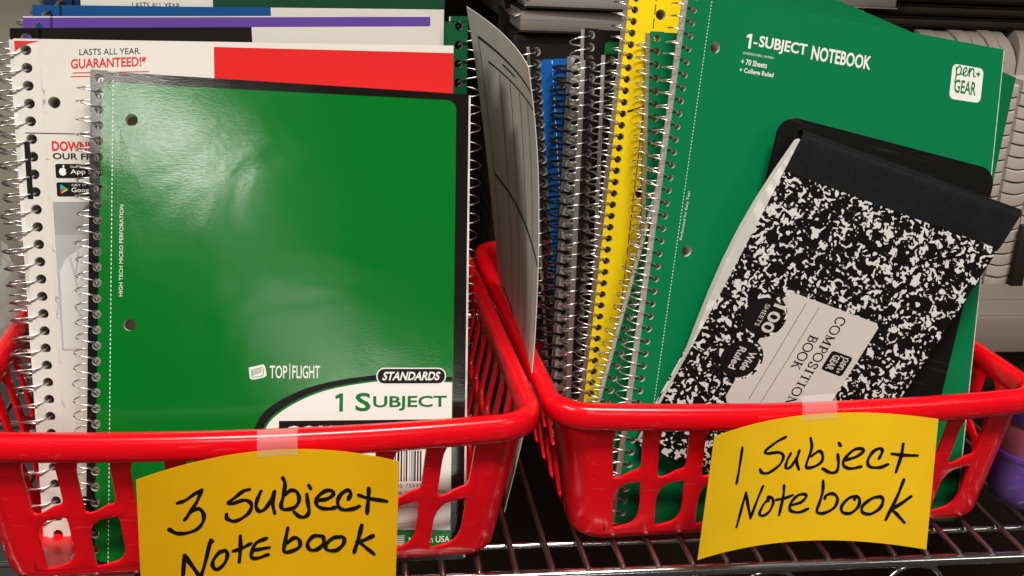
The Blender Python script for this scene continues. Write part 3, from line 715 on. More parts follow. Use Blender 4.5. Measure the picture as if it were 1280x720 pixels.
# composition book
sc_ = Sheet(px([(1002, 172, 61.2), (1274, 271, 60.6), (1025, 645, 56.9), (797, 556, 58.2)]), 14, 21.5, bend=lambda u, v: .35*math.sin(math.pi*v)*(.6+.4*(1-u)))
mc = mat('marbled_cover', (.006, .005, .005), .36, bump=.12, bscale=500)
t = mc.node_tree; b = t.nodes['Principled BSDF']; tc = t.nodes.new('ShaderNodeTexCoord')
def noise(scale, detail, dist, off, rough=.55):
    mp = t.nodes.new('ShaderNodeMapping'); mp.inputs['Location'].default_value = off; t.links.new(tc.outputs['Object'], mp.inputs[0])
    n = t.nodes.new('ShaderNodeTexNoise'); n.inputs['Scale'].default_value = scale; n.inputs['Detail'].default_value = detail; n.inputs['Distortion'].default_value = dist
    n.inputs['Roughness'].default_value = rough; t.links.new(mp.outputs[0], n.inputs[0]); return n.outputs[0]
def mth(op, a, c):
    n = t.nodes.new('ShaderNodeMath'); n.operation = op
    for i, v in enumerate((a, c)):
        if isinstance(v, float): n.inputs[i].default_value = v
        else: t.links.new(v, n.inputs[i])
    return n.outputs[0]
fld = mth('ADD', mth('MULTIPLY', noise(205, 1.2, 1.1, (0, 0, 0)), .72), mth('MULTIPLY', noise(540, .5, .5, (3, 1, 2)), .28))
msk = mth('GREATER_THAN', fld, .545)
mx = t.nodes.new('ShaderNodeMix'); mx.data_type = 'RGBA'; mx.inputs[6].default_value = (.006, .005, .005, 1); mx.inputs[7].default_value = (.64, .62, .59, 1)
t.links.new(msk, mx.inputs[0]); t.links.new(mx.outputs[2], b.inputs['Base Color'])
scuffs(mc, .06, (.35, .34, .32), 20)
cb, plate = slab('composition_book', 'black and white marbled composition book leaning at the front of the right basket', 'notebook', sc_, .85, mc, M['paper'], .25, bulge=.75)
m_tape = mat('spine_tape', (.010, .010, .011), .4, bump=.5, bscale=260, var=.3, vscale=60)
# cloth tape folded over the top: a rounded strip
V, Fc = [], []; n = 10; nx = 14
prof = [(-2.25, .03), (-1.2, .03), (-.4, .03)]+[(.02+.5*math.sin(R_(a)), -.5+.53*math.cos(R_(a))) for a in range(0, 181, 20)]+[(-.4, -1.03), (-2.2, -1.03)]
for i in range(nx+1):
    for (y, z) in prof: V.append((-.03+14.06*i/nx, y, z))
m_ = len(prof)
for i in range(nx):
    for j in range(m_-1): Fc.append((i*m_+j, i*m_+j+1, (i+1)*m_+j+1, (i+1)*m_+j))
o = sc_.mesh('spine_tape', V, Fc, m_tape, cb, True, 60); fix_normals(o)
lab = mat('label_paper', (.56, .52, .48), .5, var=.04)
def bite(cx, cy, r, a0, a1, n=10): return [(cx+r*math.cos(R_(a0+(a1-a0)*i/n)), cy+r*math.sin(R_(a0+(a1-a0)*i/n))) for i in range(n+1)]
# label outline with two round notches on its left side
L = [(10.05, -9.35), (10.05, -16.6), (9.75, -16.95), (3.9, -16.95), (3.6, -16.6), (3.6, -15.6)]+bite(3.15, -14.1, 1.45, -72, 72)[::1]+[(3.62, -12.55)]+bite(3.1, -11.1, 1.45, -70, 50)+[(3.62, -9.7), (3.95, -9.1), (9.8, -9.1)]
sc_.poly('label', L, .014, lab, cb)
sc_.poly('label_seal', ell(3.1, -11.1, 1.22, 1.22, 30), .02, M['black_print'], cb)
sc_.poly('label_seal', ell(3.15, -14.1, 1.22, 1.22, 30), .02, M['black_print'], cb)
sc_.text('seal_text', '100', 3.32, -10.1, 1.9, .78, lab, cb, rot=-90, z=.03, bold=.02)
sc_.text('seal_text', 'SHEETS', 2.85, -10.3, 1.5, .3, lab, cb, rot=-90, z=.03)
sc_.text('seal_text', 'Wide', 3.45, -13.4, 1.3, .5, lab, cb, rot=-90, z=.03, bold=.02)
sc_.text('seal_text', 'Ruled', 2.72, -13.35, 1.5, .5, lab, cb, rot=-90, z=.03, bold=.02)
V, Fc = [], []
sc_.ribbon(V, Fc, (5.1, -9.4), (5.06, -16.3), .03, .02); sc_.ribbon(V, Fc, (5.97, -9.4), (5.9, -16.3), .03, .02)
sc_.mesh('name_lines', V, Fc, M['black_print'], cb)
# serif capitals
def serif(ch):
    T, s = .22, .1
    def bar(x0, y0, x1, y1, w): return ('l', x0, y0, x1, y1, w)
    g = {'I': [bar(.25, 0, .25, 1, T), bar(.02, .04, .48, .04, s), bar(.02, .96, .48, .96, s)],
         'T': [bar(.4, 0, .4, 1, T), bar(.18, .04, .62, .04, s), bar(0, .95, .8, .95, s), bar(.03, .72, .03, .97, s), bar(.77, .72, .77, .97, s)],
         'P': [bar(.2, 0, .2, 1, T), bar(0, .04, .42, .04, s), bar(0, .96, .4, .96, s), ('c', [(.38, .96), (.62, .93), (.72, .73), (.62, .5), (.25, .46)], .14)],
         'B': [bar(.2, 0, .2, 1, T), bar(0, .04, .4, .04, s), bar(0, .96, .4, .96, s), ('c', [(.36, .96), (.6, .92), (.66, .74), (.56, .55), (.25, .52)], .14), ('c', [(.4, .52), (.68, .46), (.76, .26), (.64, .06), (.36, .04)], .15)],
         'K': [bar(.2, 0, .2, 1, T), bar(0, .04, .42, .04, s), bar(0, .96, .42, .96, s), bar(.25, .42, .72, .94, s), bar(.36, .55, .8, .04, T*.9), bar(.56, .96, .88, .96, s), bar(.6, .04, .96, .04, s)],
         'N': [bar(.18, 0, .18, 1, s), bar(.82, 0, .82, 1, s), bar(.16, .96, .82, .03, T), bar(0, .04, .36, .04, s), bar(0, .96, .22, .96, s), bar(.64, .96, 1, .96, s)],
         'M': [bar(.18, 0, .18, 1, s), bar(.98, 0, .98, 1, T), bar(.16, .96, .56, .1, T), bar(.56, .1, .96, .96, s), bar(0, .04, .36, .04, s), bar(.78, .04, 1.18, .04, s), bar(0, .96, .22, .96, s), bar(.95, .96, 1.18, .96, s)],
         'O': [('c', [(.5, 1), (.85, .85), (.97, .5), (.85, .15), (.5, 0), (.15, .15), (.03, .5), (.15, .85), (.5, 1)], .16)],
         'C': [('c', [(.86, .74), (.72, .93), (.48, 1), (.17, .85), (.05, .5), (.17, .15), (.48, 0), (.74, .08), (.88, .28)], .16), bar(.86, .68, .86, .98, s)],
         'S': [('c', [(.62, .74), (.52, .93), (.34, 1), (.14, .9), (.1, .72), (.3, .56), (.55, .44), (.66, .26), (.56, .06), (.34, 0), (.16, .08), (.08, .26)], .16), bar(.64, .7, .64, .98, s), bar(.06, .02, .06, .3, s)]}
    wd = {'I': .5, 'T': .8, 'P': .74, 'B': .8, 'K': .96, 'N': 1., 'M': 1.18, 'O': 1., 'C': .92, 'S': .72}
    return g[ch], wd[ch]
def serif_text(sh, name, s, x, y, length, hh, z, m, root):
    tot = sum(serif(c)[1]+.16 for c in s)-.16; kx = length/tot; V, Fc = [], []; cur = 0
    def tr(a, b): return (x+b*hh, y-a*kx)
    for c in s:
        g, wd = serif(c)
        for it in g:
            if it[0] == 'l': sh.ribbon(V, Fc, tr(cur+it[1], it[2]), tr(cur+it[3], it[4]), it[5]*hh*.8, z)
            else:
                P = [p for p in catmull([(a, bb, 0) for a, bb in it[1]], 5)]
                for i in range(len(P)-1): sh.ribbon(V, Fc, tr(cur+P[i].x, P[i].y), tr(cur+P[i+1].x, P[i+1].y), it[2]*hh*.85, z)
        cur += wd+.16
    for i in range(0, len(V), 4):          # tiny steps so that overlapping strokes never share a plane
        for j in range(4): V[i+j] = (V[i+j][0], V[i+j][1], z+.0003*(i//4 % 30))
    return sh.mesh(name, V, Fc, m, root)
serif_text(sc_, 'title_text', 'COMPOSITION', 7.32, -9.5, 6.2, .6, .02, M['black_print'], cb)
serif_text(sc_, 'title_text', 'BOOK', 6.38, -11.15, 2.35, .6, .02, M['black_print'], cb)
sc_.poly('brand_badge', rrect(8.2, -12.95, 9.68, -11.6, .18), .022, M['black_print'], cb)
sc_.text('brand_text', 'GEAR', 8.42, -11.8, 1.0, .5, lab, cb, rot=-90, z=.03, bold=.02)
penplus(sc_, 9.08, -11.75, .55, lab, cb, rot=-90, z=.03)

# ------------------------------------------------------------------ yellow cards
CARD1, CARD2 = ( [[(0.14, 0.259), (0.168, 0.255), (0.202, 0.226), (0.229, 0.208)], [(0.229, 0.208), (0.212, 0.28), (0.187, 0.343), (0.164, 0.395)], [(0.164, 0.395), (0.19, 0.348), (0.218, 0.342), (0.234, 0.392), (0.23, 0.446), (0.205, 0.489), (0.163, 0.495), (0.129, 0.472), (0.106, 0.43)], [(0.41, 0.267), (0.386, 0.274), (0.351, 0.315), (0.329, 0.342), (0.344, 0.353), (0.385, 0.34), (0.409, 0.356), (0.418, 0.391), (0.405, 0.441), (0.37, 0.479), (0.343, 0.482), (0.322, 0.455), (0.32, 0.423)], [(0.455, 0.289), (0.44, 0.35), (0.436, 0.402), (0.45, 0.437), (0.474, 0.415), (0.498, 0.346), (0.509, 0.297)], [(0.509, 0.297), (0.501, 0.386), (0.509, 0.46)], [(0.159, 0.654), (0.151, 0.809), (0.145, 0.899)], [(0.159, 0.657), (0.193, 0.775), (0.216, 0.858)], [(0.216, 0.858), (0.235, 0.753), (0.258, 0.59)], [(0.258, 0.59), (0.265, 0.605)], [(0.313, 0.694), (0.292, 0.694), (0.267, 0.745), (0.264, 0.79), (0.28, 0.822), (0.308, 0.789), (0.321, 0.73), (0.313, 0.69), (0.297, 0.698)], [(0.372, 0.601), (0.372, 0.691), (0.367, 0.796)], [(0.344, 0.706), (0.375, 0.696), (0.413, 0.668)], [(0.476, 0.64), (0.434, 0.669), (0.418, 0.729), (0.415, 0.77), (0.437, 0.785), (0.482, 0.764)], [(0.43, 0.721), (0.486, 0.712)], [(0.541, 0.199), (0.55, 0.246), (0.543, 0.338), (0.534, 0.403), (0.546, 0.434), (0.587, 0.421), (0.606, 0.369), (0.598, 0.309), (0.574, 0.294), (0.55, 0.325)], [(0.645, 0.257), (0.652, 0.281)], [(0.637, 0.323), (0.641, 0.383), (0.646, 0.449), (0.632, 0.488), (0.608, 0.488), (0.586, 0.454)], [(0.68, 0.366), (0.717, 0.351), (0.741, 0.318), (0.738, 0.288), (0.71, 0.294), (0.68, 0.342), (0.676, 0.395), (0.697, 0.421), (0.731, 0.421), (0.753, 0.406)], [(0.803, 0.337), (0.813, 0.296), (0.802, 0.271), (0.779, 0.297), (0.762, 0.349), (0.766, 0.402), (0.79, 0.419), (0.827, 0.4), (0.848, 0.376)], [(0.884, 0.233), (0.883, 0.316), (0.879, 0.42)], [(0.844, 0.297), (0.888, 0.308), (0.955, 0.303)], [(0.561, 0.571), (0.552, 0.656), (0.546, 0.748), (0.58, 0.744), (0.608, 0.713), (0.608, 0.666), (0.587, 0.646), (0.559, 0.683)], [(0.691, 0.626), (0.663, 0.634), (0.641, 0.687), (0.649, 0.733), (0.677, 0.733), (0.705, 0.685), (0.703, 0.632), (0.687, 0.63)], [(0.781, 0.622), (0.746, 0.635), (0.715, 0.691), (0.722, 0.73), (0.757, 0.727), (0.785, 0.677), (0.789, 0.63), (0.777, 0.619)], [(0.859, 0.513), (0.847, 0.614), (0.83, 0.726)], [(0.906, 0.575), (0.871, 0.62), (0.84, 0.645)], [(0.85, 0.643), (0.878, 0.676), (0.91, 0.713)]],  [[(0.15, 0.161), (0.148, 0.3), (0.143, 0.445)], [(0.357, 0.15), (0.317, 0.176), (0.266, 0.232), (0.278, 0.257), (0.333, 0.265), (0.355, 0.305), (0.34, 0.367), (0.294, 0.414), (0.263, 0.406), (0.249, 0.373)], [(0.388, 0.284), (0.373, 0.348), (0.373, 0.397), (0.395, 0.391), (0.42, 0.313), (0.427, 0.27)], [(0.425, 0.279), (0.42, 0.357), (0.434, 0.421)], [(0.169, 0.807), (0.18, 0.686), (0.194, 0.539)], [(0.194, 0.539), (0.211, 0.643), (0.231, 0.759)], [(0.231, 0.759), (0.25, 0.636), (0.273, 0.515)], [(0.312, 0.621), (0.286, 0.664), (0.271, 0.731), (0.287, 0.757), (0.315, 0.733), (0.33, 0.666), (0.322, 0.623), (0.302, 0.611), (0.307, 0.643)], [(0.372, 0.533), (0.374, 0.613), (0.364, 0.77)], [(0.343, 0.642), (0.377, 0.64), (0.417, 0.621)], [(0.415, 0.7), (0.458, 0.683), (0.48, 0.638), (0.464, 0.619), (0.436, 0.632), (0.41, 0.69), (0.415, 0.744), (0.454, 0.763), (0.493, 0.74)], [(0.473, 0.181), (0.482, 0.261), (0.465, 0.399), (0.5, 0.407), (0.532, 0.372), (0.535, 0.32), (0.517, 0.287), (0.484, 0.323)], [(0.602, 0.229), (0.611, 0.252)], [(0.602, 0.316), (0.609, 0.395), (0.603, 0.45), (0.577, 0.459), (0.54, 0.425)], [(0.639, 0.361), (0.682, 0.335), (0.711, 0.291), (0.703, 0.271), (0.669, 0.283), (0.634, 0.352), (0.632, 0.404), (0.663, 0.427), (0.708, 0.409)], [(0.779, 0.34), (0.79, 0.287), (0.781, 0.262), (0.753, 0.289), (0.733, 0.36), (0.744, 0.407), (0.785, 0.408), (0.818, 0.379)], [(0.872, 0.213), (0.868, 0.304), (0.853, 0.432)], [(0.83, 0.297), (0.877, 0.298), (0.931, 0.289)], [(0.548, 0.522), (0.551, 0.601), (0.542, 0.688), (0.534, 0.766), (0.567, 0.777), (0.608, 0.734), (0.619, 0.665), (0.597, 0.624), (0.568, 0.637), (0.563, 0.663)], [(0.706, 0.646), (0.672, 0.653), (0.641, 0.717), (0.645, 0.769), (0.679, 0.777), (0.71, 0.724), (0.713, 0.663), (0.696, 0.642), (0.692, 0.669)], [(0.803, 0.63), (0.765, 0.651), (0.729, 0.714), (0.732, 0.766), (0.767, 0.772), (0.803, 0.717), (0.811, 0.655), (0.798, 0.631)], [(0.887, 0.482), (0.866, 0.622), (0.829, 0.808)], [(0.921, 0.604), (0.883, 0.671), (0.844, 0.728)], [(0.847, 0.72), (0.873, 0.758), (0.904, 0.813)]])
def card(label, TL, TR, BR, BL, arch, col, strokes_, wd, tape):
    """index card bowed about its middle, hanging in front of the rim"""
    c = px([TL, TR, BR, BL]); ww = (c[1]-c[0]).length; hh = (c[0]-c[3]).length
    sh = Sheet(c, ww, hh)
    back = Vector((0, 1, .12)); Ri = sh.R.transposed(); bk = Ri @ back
    base = sh.W
    def W(x, y, z=0.):
        u = x/ww; v = -y/hh
        return base(x, y, z)+bk*arch*4*u*(1-u)*(1-.12*v)
    sh.W = W
    root = thing('sign_card', label, 'sign', matrix=sh.m, group='handwritten yellow cards')
    m = mat('yellow_card', col, .6, bump=.07, bscale=900, var=.08, vscale=40)
    nx, ny = 24, 10; V, Fc = [], []
    for z in (0, -.035):
        for j in range(ny+1):
            for i in range(nx+1): V.append((ww*i/nx, -hh*j/ny, z))
    N = (nx+1)*(ny+1)
    for j in range(ny):
        for i in range(nx): q = j*(nx+1)+i; Fc.append((q, q+nx+1, q+nx+2, q+1)); q += N; Fc.append((q, q+1, q+nx+2, q+nx+1))
    for i in range(nx): Fc.append((i, i+1, N+i+1, N+i)); q = ny*(nx+1)+i; Fc.append((q+1, q, N+q, N+q+1))
    for j in range(ny): q = j*(nx+1); Fc.append((q+nx+1, q, N+q, N+q+nx+1)); q += nx; Fc.append((q, q+nx+1, N+q+nx+1, N+q))
    fix_normals(sh.mesh('card', V, Fc, m, root, True, 30))
    V, Fc = [], []
    for si, st in enumerate(strokes_):
        P = catmull([(a*ww, -b_*hh, 0) for a, b_ in st], 7); n = len(P); z0 = .012+.0012*si
        for i in range(n):
            t_ = (P[min(i+1, n-1)]-P[max(i-1, 0)]).normalized(); wv = wd*(1+.14*math.sin(i*.55+si))*(.86 if i in (0, n-1) else 1)
            q = Vector((-t_.y, t_.x, 0))*wv/2
            V += [(P[i].x-q.x, P[i].y-q.y, z0), (P[i].x+q.x, P[i].y+q.y, z0)]
            if i: j = len(V); Fc.append((j-4, j-2, j-1, j-3))
        for e, sg_ in ((P[0], 1), (P[-1], -1)):
            k = len(V); V.append((e.x, e.y, z0+.0005))
            for a in range(10): V.append((e.x+wd*.46*math.cos(a*.628), e.y+wd*.46*math.sin(a*.628), z0+.0005))
            for a in range(10): Fc.append((k, k+1+a, k+1+(a+1) % 10))
    sh.mesh('handwriting', V, Fc, M['ink'], root)
    # clear tape from the rim down over the card's top edge
    x0, x1 = tape[0]*ww, tape[1]*ww
    prof = tape[2]; V, Fc = [], []
    for i in range(5):
        for (y, z) in prof: V.append((x0+(x1-x0)*i/4+(.02 if i == 0 else 0), y, z))
    k = len(prof)
    for i in range(4):
        for j in range(k-1): Fc.append((i*k+j, i*k+j+1, (i+1)*k+j+1, (i+1)*k+j))
    sh.mesh('tape', V, Fc, M['tape'], root, True, 80)
    return sh
M['tape'] = mat('tape', (.9, .8, .78), .12, alpha=.2, bump=.7, bscale=120)
tp = [(-.3, .03), (0, .05), (.2, .08), (.45, .04), (.65, -.08), (.8, -.24), (.93, -.46)]
card('yellow card reading 3 subject Notebook, taped to the left basket', (170, 600, 50.1), (499, 577, 50.5), (494, 745, 50.3), (178, 768, 49.9), 1.75, srgb(230, 174, 12), CARD1, .2, (.44, .6, tp))
card('yellow card reading 1 Subject Notebook, taped to the right basket', (893, 546, 52.4), (1173, 524, 52.9), (1158, 687, 52.3), (872, 700, 51.9), 1.4, srgb(242, 194, 26), CARD2, .175, (.42, .58, tp))

# ------------------------------------------------------------------ bent grey planner sheet between the baskets
near = [(660, 84, 60.6), (667, 140, 60.6), (672, 210, 60.6), (673, 300, 60.6), (670, 390, 60.6), (665, 460, 60.4), (657, 525, 59.6), (645, 580, 58.6), (630, 640, 57.8)]
far = [(583, 8, 75), (594, 80, 75), (603, 150, 75), (611, 220, 75), (618, 290, 75), (624, 350, 75), (629, 400, 75), (633, 445, 75), (636, 480, 75)]
mid = [(630, 44, 67.5), (637, 108, 67.5), (642, 178, 67.5), (646, 250, 67.5), (648, 330, 67.5), (647, 400, 67.4), (644, 460, 67), (640, 510, 66.6), (635, 550, 66.2)]
NV, NU = 20, 12
def c3(P, v, Yd):
    Q_ = catmull(P, 8); i = v*(len(Q_)-1); k = min(int(i), len(Q_)-2); q = Q_[k].lerp(Q_[k+1], i-k); return U(q.x, q.y, q.z)
def sheet_pt(u, v, off=0.):
    a, b_, c = c3(far, v, 75), c3(mid, v, 67.5), c3(near, v, 60.6)
    p = a*(1-u)*(1-2*u)+b_*4*u*(1-u)+c*u*(2*u-1); return p+Vector((off, -off*.3, 0))
pl = thing('planner_sheet', 'grey printed card sheet bent upright between the two baskets', 'paper', tuple(sheet_pt(.5, 1)))
pb = sheet_pt(.5, 1)
V, Fc = [], []
for off in (0, .05):
    for j in range(NV+1):
        for i in range(NU+1): V.append(sheet_pt(i/NU, j/NV, off)-pb)
N = (NU+1)*(NV+1)
for j in range(NV):
    for i in range(NU): q = j*(NU+1)+i; Fc.append((q, q+1, q+NU+2, q+NU+1)); Fc.append((q+N, q+N+NU+1, q+N+NU+2, q+N+1))
for i in range(NU): Fc.append((i, N+i, N+i+1, i+1))
for j in range(NV): q = j*(NU+1); Fc.append((q, q+NU+1, N+q+NU+1, N+q)); q += NU; Fc.append((q+NU+1, q, N+q, N+q+NU+1))
fix_normals(link_mesh('sheet', V, Fc, mat('grey_card', srgb(205, 205, 194), .5, var=.08, vscale=25), pl, True, 50))
V, Fc = [], []
def sline(u0, v0, u1, v1, w_, n=14):
    for i in range(n+1):
        u = u0+(u1-u0)*i/n; v = v0+(v1-v0)*i/n; du, dv = (u1-u0), (v1-v0); l = math.hypot(du, dv)
        for s in (-1, 1): V.append(sheet_pt(min(1, max(0, u-s*dv/l*w_)), min(1, max(0, v+s*du/l*w_)), -.03)-pb)
        if i: k = len(V); Fc.append((k-4, k-3, k-1, k-2))
sline(.1, .055, 1, .075, .0035); sline(.2, .10, 1, .12, .0025); sline(.1, .055, .12, .9, .0025); sline(.12, .36, 1, .42, .003); sline(.12, .62, 1, .68, .003)
for u in (.35, .52, .69, .85): sline(u, .115, u, .88, .003)
sline(.42, .082, .62, .087, .003)
link_mesh('printed_lines', V, Fc, M['black_print'], pl)

# ------------------------------------------------------------------ what stands behind and beside the baskets
def pbox(x0, y0, x1, y1, Y):
    """left, right, bottom and top (cm) of a face standing at depth Y, measured on the photograph"""
    a = U((x0+x1)/2, y0, Y); b_ = U((x0+x1)/2, y1, Y); l = U(x0, (y0+y1)/2, Y); r = U(x1, (y0+y1)/2, Y)
    return l.x, r.x, b_.z, a.z
def flat_book(name, label, cat, x0, x1, z0, z1, y0, y1, cover, pages, group, rz=0.):
    cx = (x0+x1)/2; root = thing(name, label, cat, (cx, y0, z0), group, rz); w2 = (x1-x0)/2; t = z1-z0
    bev_box('back_cover', -w2, 0, 0, w2, y1-y0, .12, cover, root, .04, 1)
    bev_box('pages', -w2+.12, .12, .14, w2-.12, y1-y0-.1, t-.14, pages, root, .06, 1)
    bev_box('front_cover', -w2, 0, t-.12, w2, y1-y0, t, cover, root, .04, 1)
    return root
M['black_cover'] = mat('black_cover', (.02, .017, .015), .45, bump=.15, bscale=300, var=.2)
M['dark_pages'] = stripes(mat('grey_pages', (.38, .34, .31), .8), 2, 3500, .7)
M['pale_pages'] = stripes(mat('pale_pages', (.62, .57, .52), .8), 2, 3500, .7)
# pile lying flat behind the left end of the right basket
xl, xr, zb, zt = pbox(640, 14, 885, 44, 88)
xl = U(648, 40, 88).x
z = zt
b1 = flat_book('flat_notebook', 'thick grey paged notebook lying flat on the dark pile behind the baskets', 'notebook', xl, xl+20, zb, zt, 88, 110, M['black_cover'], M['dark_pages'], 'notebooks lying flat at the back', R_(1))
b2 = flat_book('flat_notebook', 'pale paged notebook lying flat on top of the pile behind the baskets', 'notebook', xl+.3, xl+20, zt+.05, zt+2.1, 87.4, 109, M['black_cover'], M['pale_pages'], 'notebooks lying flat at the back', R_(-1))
ORD = ['first', 'second', 'third', 'fourth', 'fifth', 'sixth', 'seventh', 'eighth', 'ninth', 'tenth', 'eleventh', 'twelfth', 'thirteenth', 'fourteenth', 'fifteenth', 'sixteenth']
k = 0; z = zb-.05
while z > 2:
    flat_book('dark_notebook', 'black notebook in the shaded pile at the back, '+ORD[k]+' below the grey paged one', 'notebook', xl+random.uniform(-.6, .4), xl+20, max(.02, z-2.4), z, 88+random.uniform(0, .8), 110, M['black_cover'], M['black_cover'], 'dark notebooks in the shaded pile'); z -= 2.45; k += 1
P = []
for i in range(9*12):
    a = 2*math.pi*i/12; P.append((xl-.4+.95*math.cos(a), 87.6+i*.05, zt+.6+1.25*math.sin(a)))
cl = thing('coil_end', 'wire coil end of a notebook standing at the left of the flat pile', 'notebook', (xl-.4, 87.6, 0))
tube('coil', [(p[0]-xl+.4, p[1]-87.6, p[2]) for p in P], .07, M['wire_dark'], cl, 6)
bev_box('back_cover', -.5, 5.6, 0, .9, 6, zt+1.2, M['black_cover'], cl, .05, 1)
# black stack at the upper right
lay = [(1062, 24, 37.5), (1046, 9, 23), (1122, -9, 8)]
for i, (xa, ya, yb) in enumerate(lay):
    l, r, b_, t_ = pbox(xa, ya, 1420, yb, 90)
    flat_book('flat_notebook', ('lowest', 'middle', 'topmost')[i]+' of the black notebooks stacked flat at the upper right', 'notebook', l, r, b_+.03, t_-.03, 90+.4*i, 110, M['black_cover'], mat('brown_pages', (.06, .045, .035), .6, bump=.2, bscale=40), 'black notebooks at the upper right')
l, r, b_, t_ = pbox(1010, -12, 1124, 10, 89.5); flat_book('paper_pad', 'white paged pad ending beside the topmost black notebook', 'paper pad', l, r, b_, t_, 89.5, 108, M['pale_pages'], M['pale_pages'], 'white paged pads beside the black stack')
l, r, b_, t_ = pbox(1000, 12, 1080, 24, 89); flat_book('paper_pad', 'white paged pad just under the other one, beside the black stack', 'paper pad', l, r, b_, t_, 89, 108, M['pale_pages'], M['pale_pages'], 'white paged pads beside the black stack')
zs = b_
# beige books standing under the black stack
M['beige'] = mat('beige_paper', srgb(178, 166, 156), .7, bump=.2, bscale=40, var=.1, vscale=8)
xs = [1148, 1168, 1187, 1205, 1222, 1236, 1252, 1268, 1285, 1302]
for i in range(len(xs)-1):
    l, r, b_, t_ = pbox(xs[i], 39+ (2 if i % 2 else 0), xs[i+1]-1, 330, 88.5)
    rt = thing('standing_pad', 'beige pad with a curled top edge under the black stack, '+ORD[i]+' from the green notebook', 'paper pad', ((l+r)/2, 88.5, b_), 'beige pads standing under the black stack')
    w2 = (r-l)/2; hh = t_-b_; V, Fc = [], []; n = 8
    prof = [(0, 0), (0, hh*.5), (0, hh-2.4), (.15, hh-1.4), (.6, hh-.6), (1.4, hh-.1), (2.6, hh), (12, hh), (12, 0)]
    for s_ in (-1, 1):
        for (y, zz_) in prof:
            V.append((s_*w2*.97-(max(0, zz_-hh+3)**1.5*.22 if i < 6 else 0), y, zz_))
    m_ = len(prof)
    for j in range(m_): q = (j+1) % m_; Fc.append((j, q, m_+q, m_+j))
    Fc += [tuple(range(m_)), tuple(range(2*m_-1, m_-1, -1))]
    o = link_mesh('pad_body', V, Fc, M['beige'], rt); fix_normals(o); o.data.shade_smooth(); o.data.set_sharp_from_angle(angle=R_(40))
# scalloped little pads stacked in columns right of the green notebooks
cols = [(1196, 1227, 118), (1228, 1254, 104), (1255, 1285, 100), (1286, 1312, 100)]
proto = None
for ci, (xa, xb, ytop) in enumerate(cols):
    l, r, b_, t_ = pbox(xa, ytop, xb, 352, 84+.5*(ci % 2)); z = t_; k = 0
    while z > b_:
        rt = thing('small_pad', 'small beige pad, '+(ORD[k]+' from the top' if k < 16 else 'low down')+' in the '+ORD[ci]+' column by the green notebooks', 'paper pad', ((l+r)/2, 84+.5*(ci % 2)+random.uniform(-.06, .06), z-1.0), 'small beige pads stacked in columns')
        w2 = (r-l)/2*.99
        if proto is None or ci not in proto:
            V, Fc = [], []; nx = 8
            for i in range(nx+1):
                x = -w2+2*w2*i/nx; sag = -.16*math.sin(math.pi*i/nx); fr = -.12*math.sin(math.pi*i/nx)
                for (y, zz_) in ((3, 0), (.14, sag*.9), (.0+fr, .08+sag), (-.03+fr, .45+sag), (.0+fr, .9+sag), (.14, .98+sag*.9), (3, .98)): V.append((x, y, zz_))
            for i in range(nx):
                for j in range(7): q = (j+1) % 7; Fc.append((i*7+j, (i+1)*7+j, (i+1)*7+q, i*7+q))
            Fc += [tuple(range(7)), tuple(range(nx*7+6, nx*7-1, -1))]
            o = link_mesh('pad_body', V, Fc, M['beige'], rt); fix_normals(o); o.data.shade_smooth(); o.data.set_sharp_from_angle(angle=R_(45))
            proto = proto or {}; proto[ci] = o
        else:
            o = proto[ci].copy(); C.objects.link(o); o.parent = rt
        z -= 1.04; k += 1
    by = b_
# grey box in front of them
M['grey_box'] = mat('grey_box', srgb(134, 122, 112), .6, bump=.15, bscale=30, var=.08, vscale=6)
zt_ = U(1250, 396, 76).z; zb_ = U(1250, 441, 76).z
gx0 = U(1216, 400, 76).x
gb = thing('grey_box', 'grey brown carton behind the right rim of the right basket', 'box', (gx0+9, 76, zb_))
bev_box('box_body', -9, 0, 0, 9, 7.6, zt_-zb_, M['grey_box'], gb, .12)
v, f = box_vf(-8.9, .1, zt_-zb_+.02, 8.9, 3.6, zt_-zb_+.1); link_mesh('box_flap', v, f, M['grey_box'], gb)
v, f = box_vf(-8.9, 3.75, zt_-zb_+.02, 8.9, 7.5, zt_-zb_+.1); link_mesh('box_flap', v, f, M['grey_box'], gb)
cr = thing('dark_crate', 'dark crate carrying the grey carton and the beige pads at the right', 'crate', (gx0+12, 77, .02))
bev_box('crate_body', -11, 0, 0, 12, 6.5, zb_-.1, M['black_cover'], cr, .2)
bev_box('crate_back', -11, 6.6, 0, 14, 24, by-.2, M['black_cover'], cr, .2)
v = U(1276, 310, 83)
bl_ = thing('black_strip', 'black upright post at the far right edge before the beige pads', 'post', (v.x, 83, zt_))
bev_box('post_body', -.25, 0, 0, .9, .5, U(1276, 282, 83).z-zt_, M['black_cover'], bl_, .05, 1)
# purple tub
def lathe(name, prof, m, parent, n=40, angle=50):
    V, Fc = [], []
    for (r, z) in prof:
        for i in range(n): a = 2*math.pi*i/n; V.append((r*math.cos(a), r*math.sin(a), z))
    for j in range(len(prof)-1):
        for i in range(n): k = (i+1) % n; Fc.append((j*n+i, j*n+k, (j+1)*n+k, (j+1)*n+i))
    Fc.append(tuple(range(n-1, -1, -1))); Fc.append(tuple((len(prof)-1)*n+i for i in range(n)))
    return link_mesh(name, V, Fc, m, parent, True, angle)
pc = U(1287, 618, 59.6)
tub = thing('purple_tub', 'round purple plastic tub with a clear pinkish upper half, at the lower right edge', 'tub', (pc.x, 60.2, 0.02))
m_pur = mat('purple_plastic', srgb(92, 30, 150), .2, bump=.15, bscale=50, coat=.6, sss=.0)
m_pink = mat('pink_clear_plastic', srgb(190, 85, 105), .08, coat=.6, trans=.55, bump=.2, bscale=60)
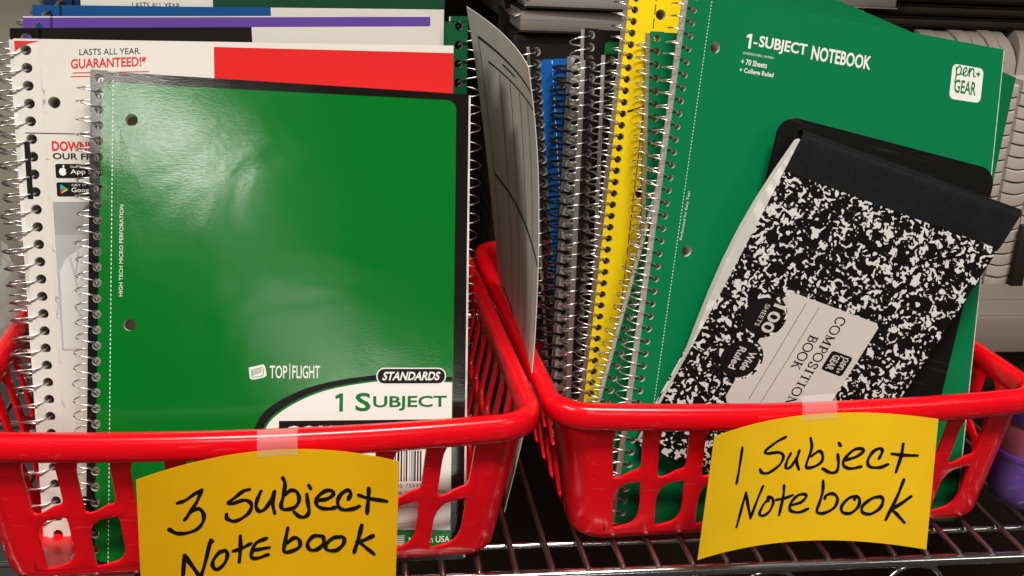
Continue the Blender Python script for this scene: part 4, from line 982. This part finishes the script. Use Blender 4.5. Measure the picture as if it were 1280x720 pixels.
lathe('tub_body', [(1.6, 0), (2.2, .15), (2.5, .7), (2.62, 2.0), (2.62, 3.3), (2.72, 3.35), (2.72, 3.6), (2.6, 3.65)], m_pur, tub)
lathe('tub_dome', [(2.55, 3.66), (2.6, 4.2), (2.5, 4.9), (2.2, 5.4), (2.0, 5.6)], m_pink, tub)
lathe('tub_lid', [(2.05, 5.61), (2.3, 5.7), (2.35, 6.3), (2.2, 7.0), (1.6, 7.4)], mat('violet_lid', srgb(50, 36, 110), .15, coat=.5), tub)
# clear film round the tub
film = mat('clear_film', (.9, .88, .9), .06, alpha=.05, bump=.6, bscale=35, coat=1.)
V, Fc = [], []; n = 30; zs_ = [0.02, .3, 1.2, 2.4, 3.6, 4.8, 6.0, 7.2]
for j, z in enumerate(zs_):
    for i in range(n):
        a = 2*math.pi*i/n; r = (2.0 if j == 0 else 2.8)+.10*math.sin(5*a+j)+random.uniform(-.05, .05); V.append((r*math.cos(a), r*math.sin(a), z))
for j in range(len(zs_)-1):
    for i in range(n): k = (i+1) % n; Fc.append((j*n+i, j*n+k, (j+1)*n+k, (j+1)*n+i))
link_mesh('film_wrap', V, Fc, film, tub, True, 80)
# left: grey display carton and a crumpled clear bag
l = U(70, 200, 89)
gc = thing('grey_carton', 'tall grey carton behind the left end of the left basket', 'box', (l.x-16, 89, .02))
bev_box('carton_body', -16, 0, 0, 16, 12, 46, m_grey, gc, .3)
v = U(2, 385, 80)
bag = thing('clear_bag', 'crumpled clear plastic bag beyond the left edge of the left basket', 'bag', (v.x-2.5, 80, v.z-7))
bm = bmesh.new(); bmesh.ops.create_icosphere(bm, subdivisions=4, radius=1)
from mathutils import noise as nz
for q in bm.verts:
    p = q.co.copy(); d = nz.noise(p*2.1)*.35+nz.noise(p*5.3)*.14; q.co = Vector((p.x*3.6, p.y*3, p.z*7+7))*(1+d*.5)*S
me = bpy.data.meshes.new('bag_film'); bm.to_mesh(me); bm.free(); me.materials.append(mat('bag_film', (.75, .75, .72), .1, alpha=.3, coat=1., bump=.5, bscale=40))
o = bpy.data.objects.new('bag_film', me); C.objects.link(o); o.parent = bag
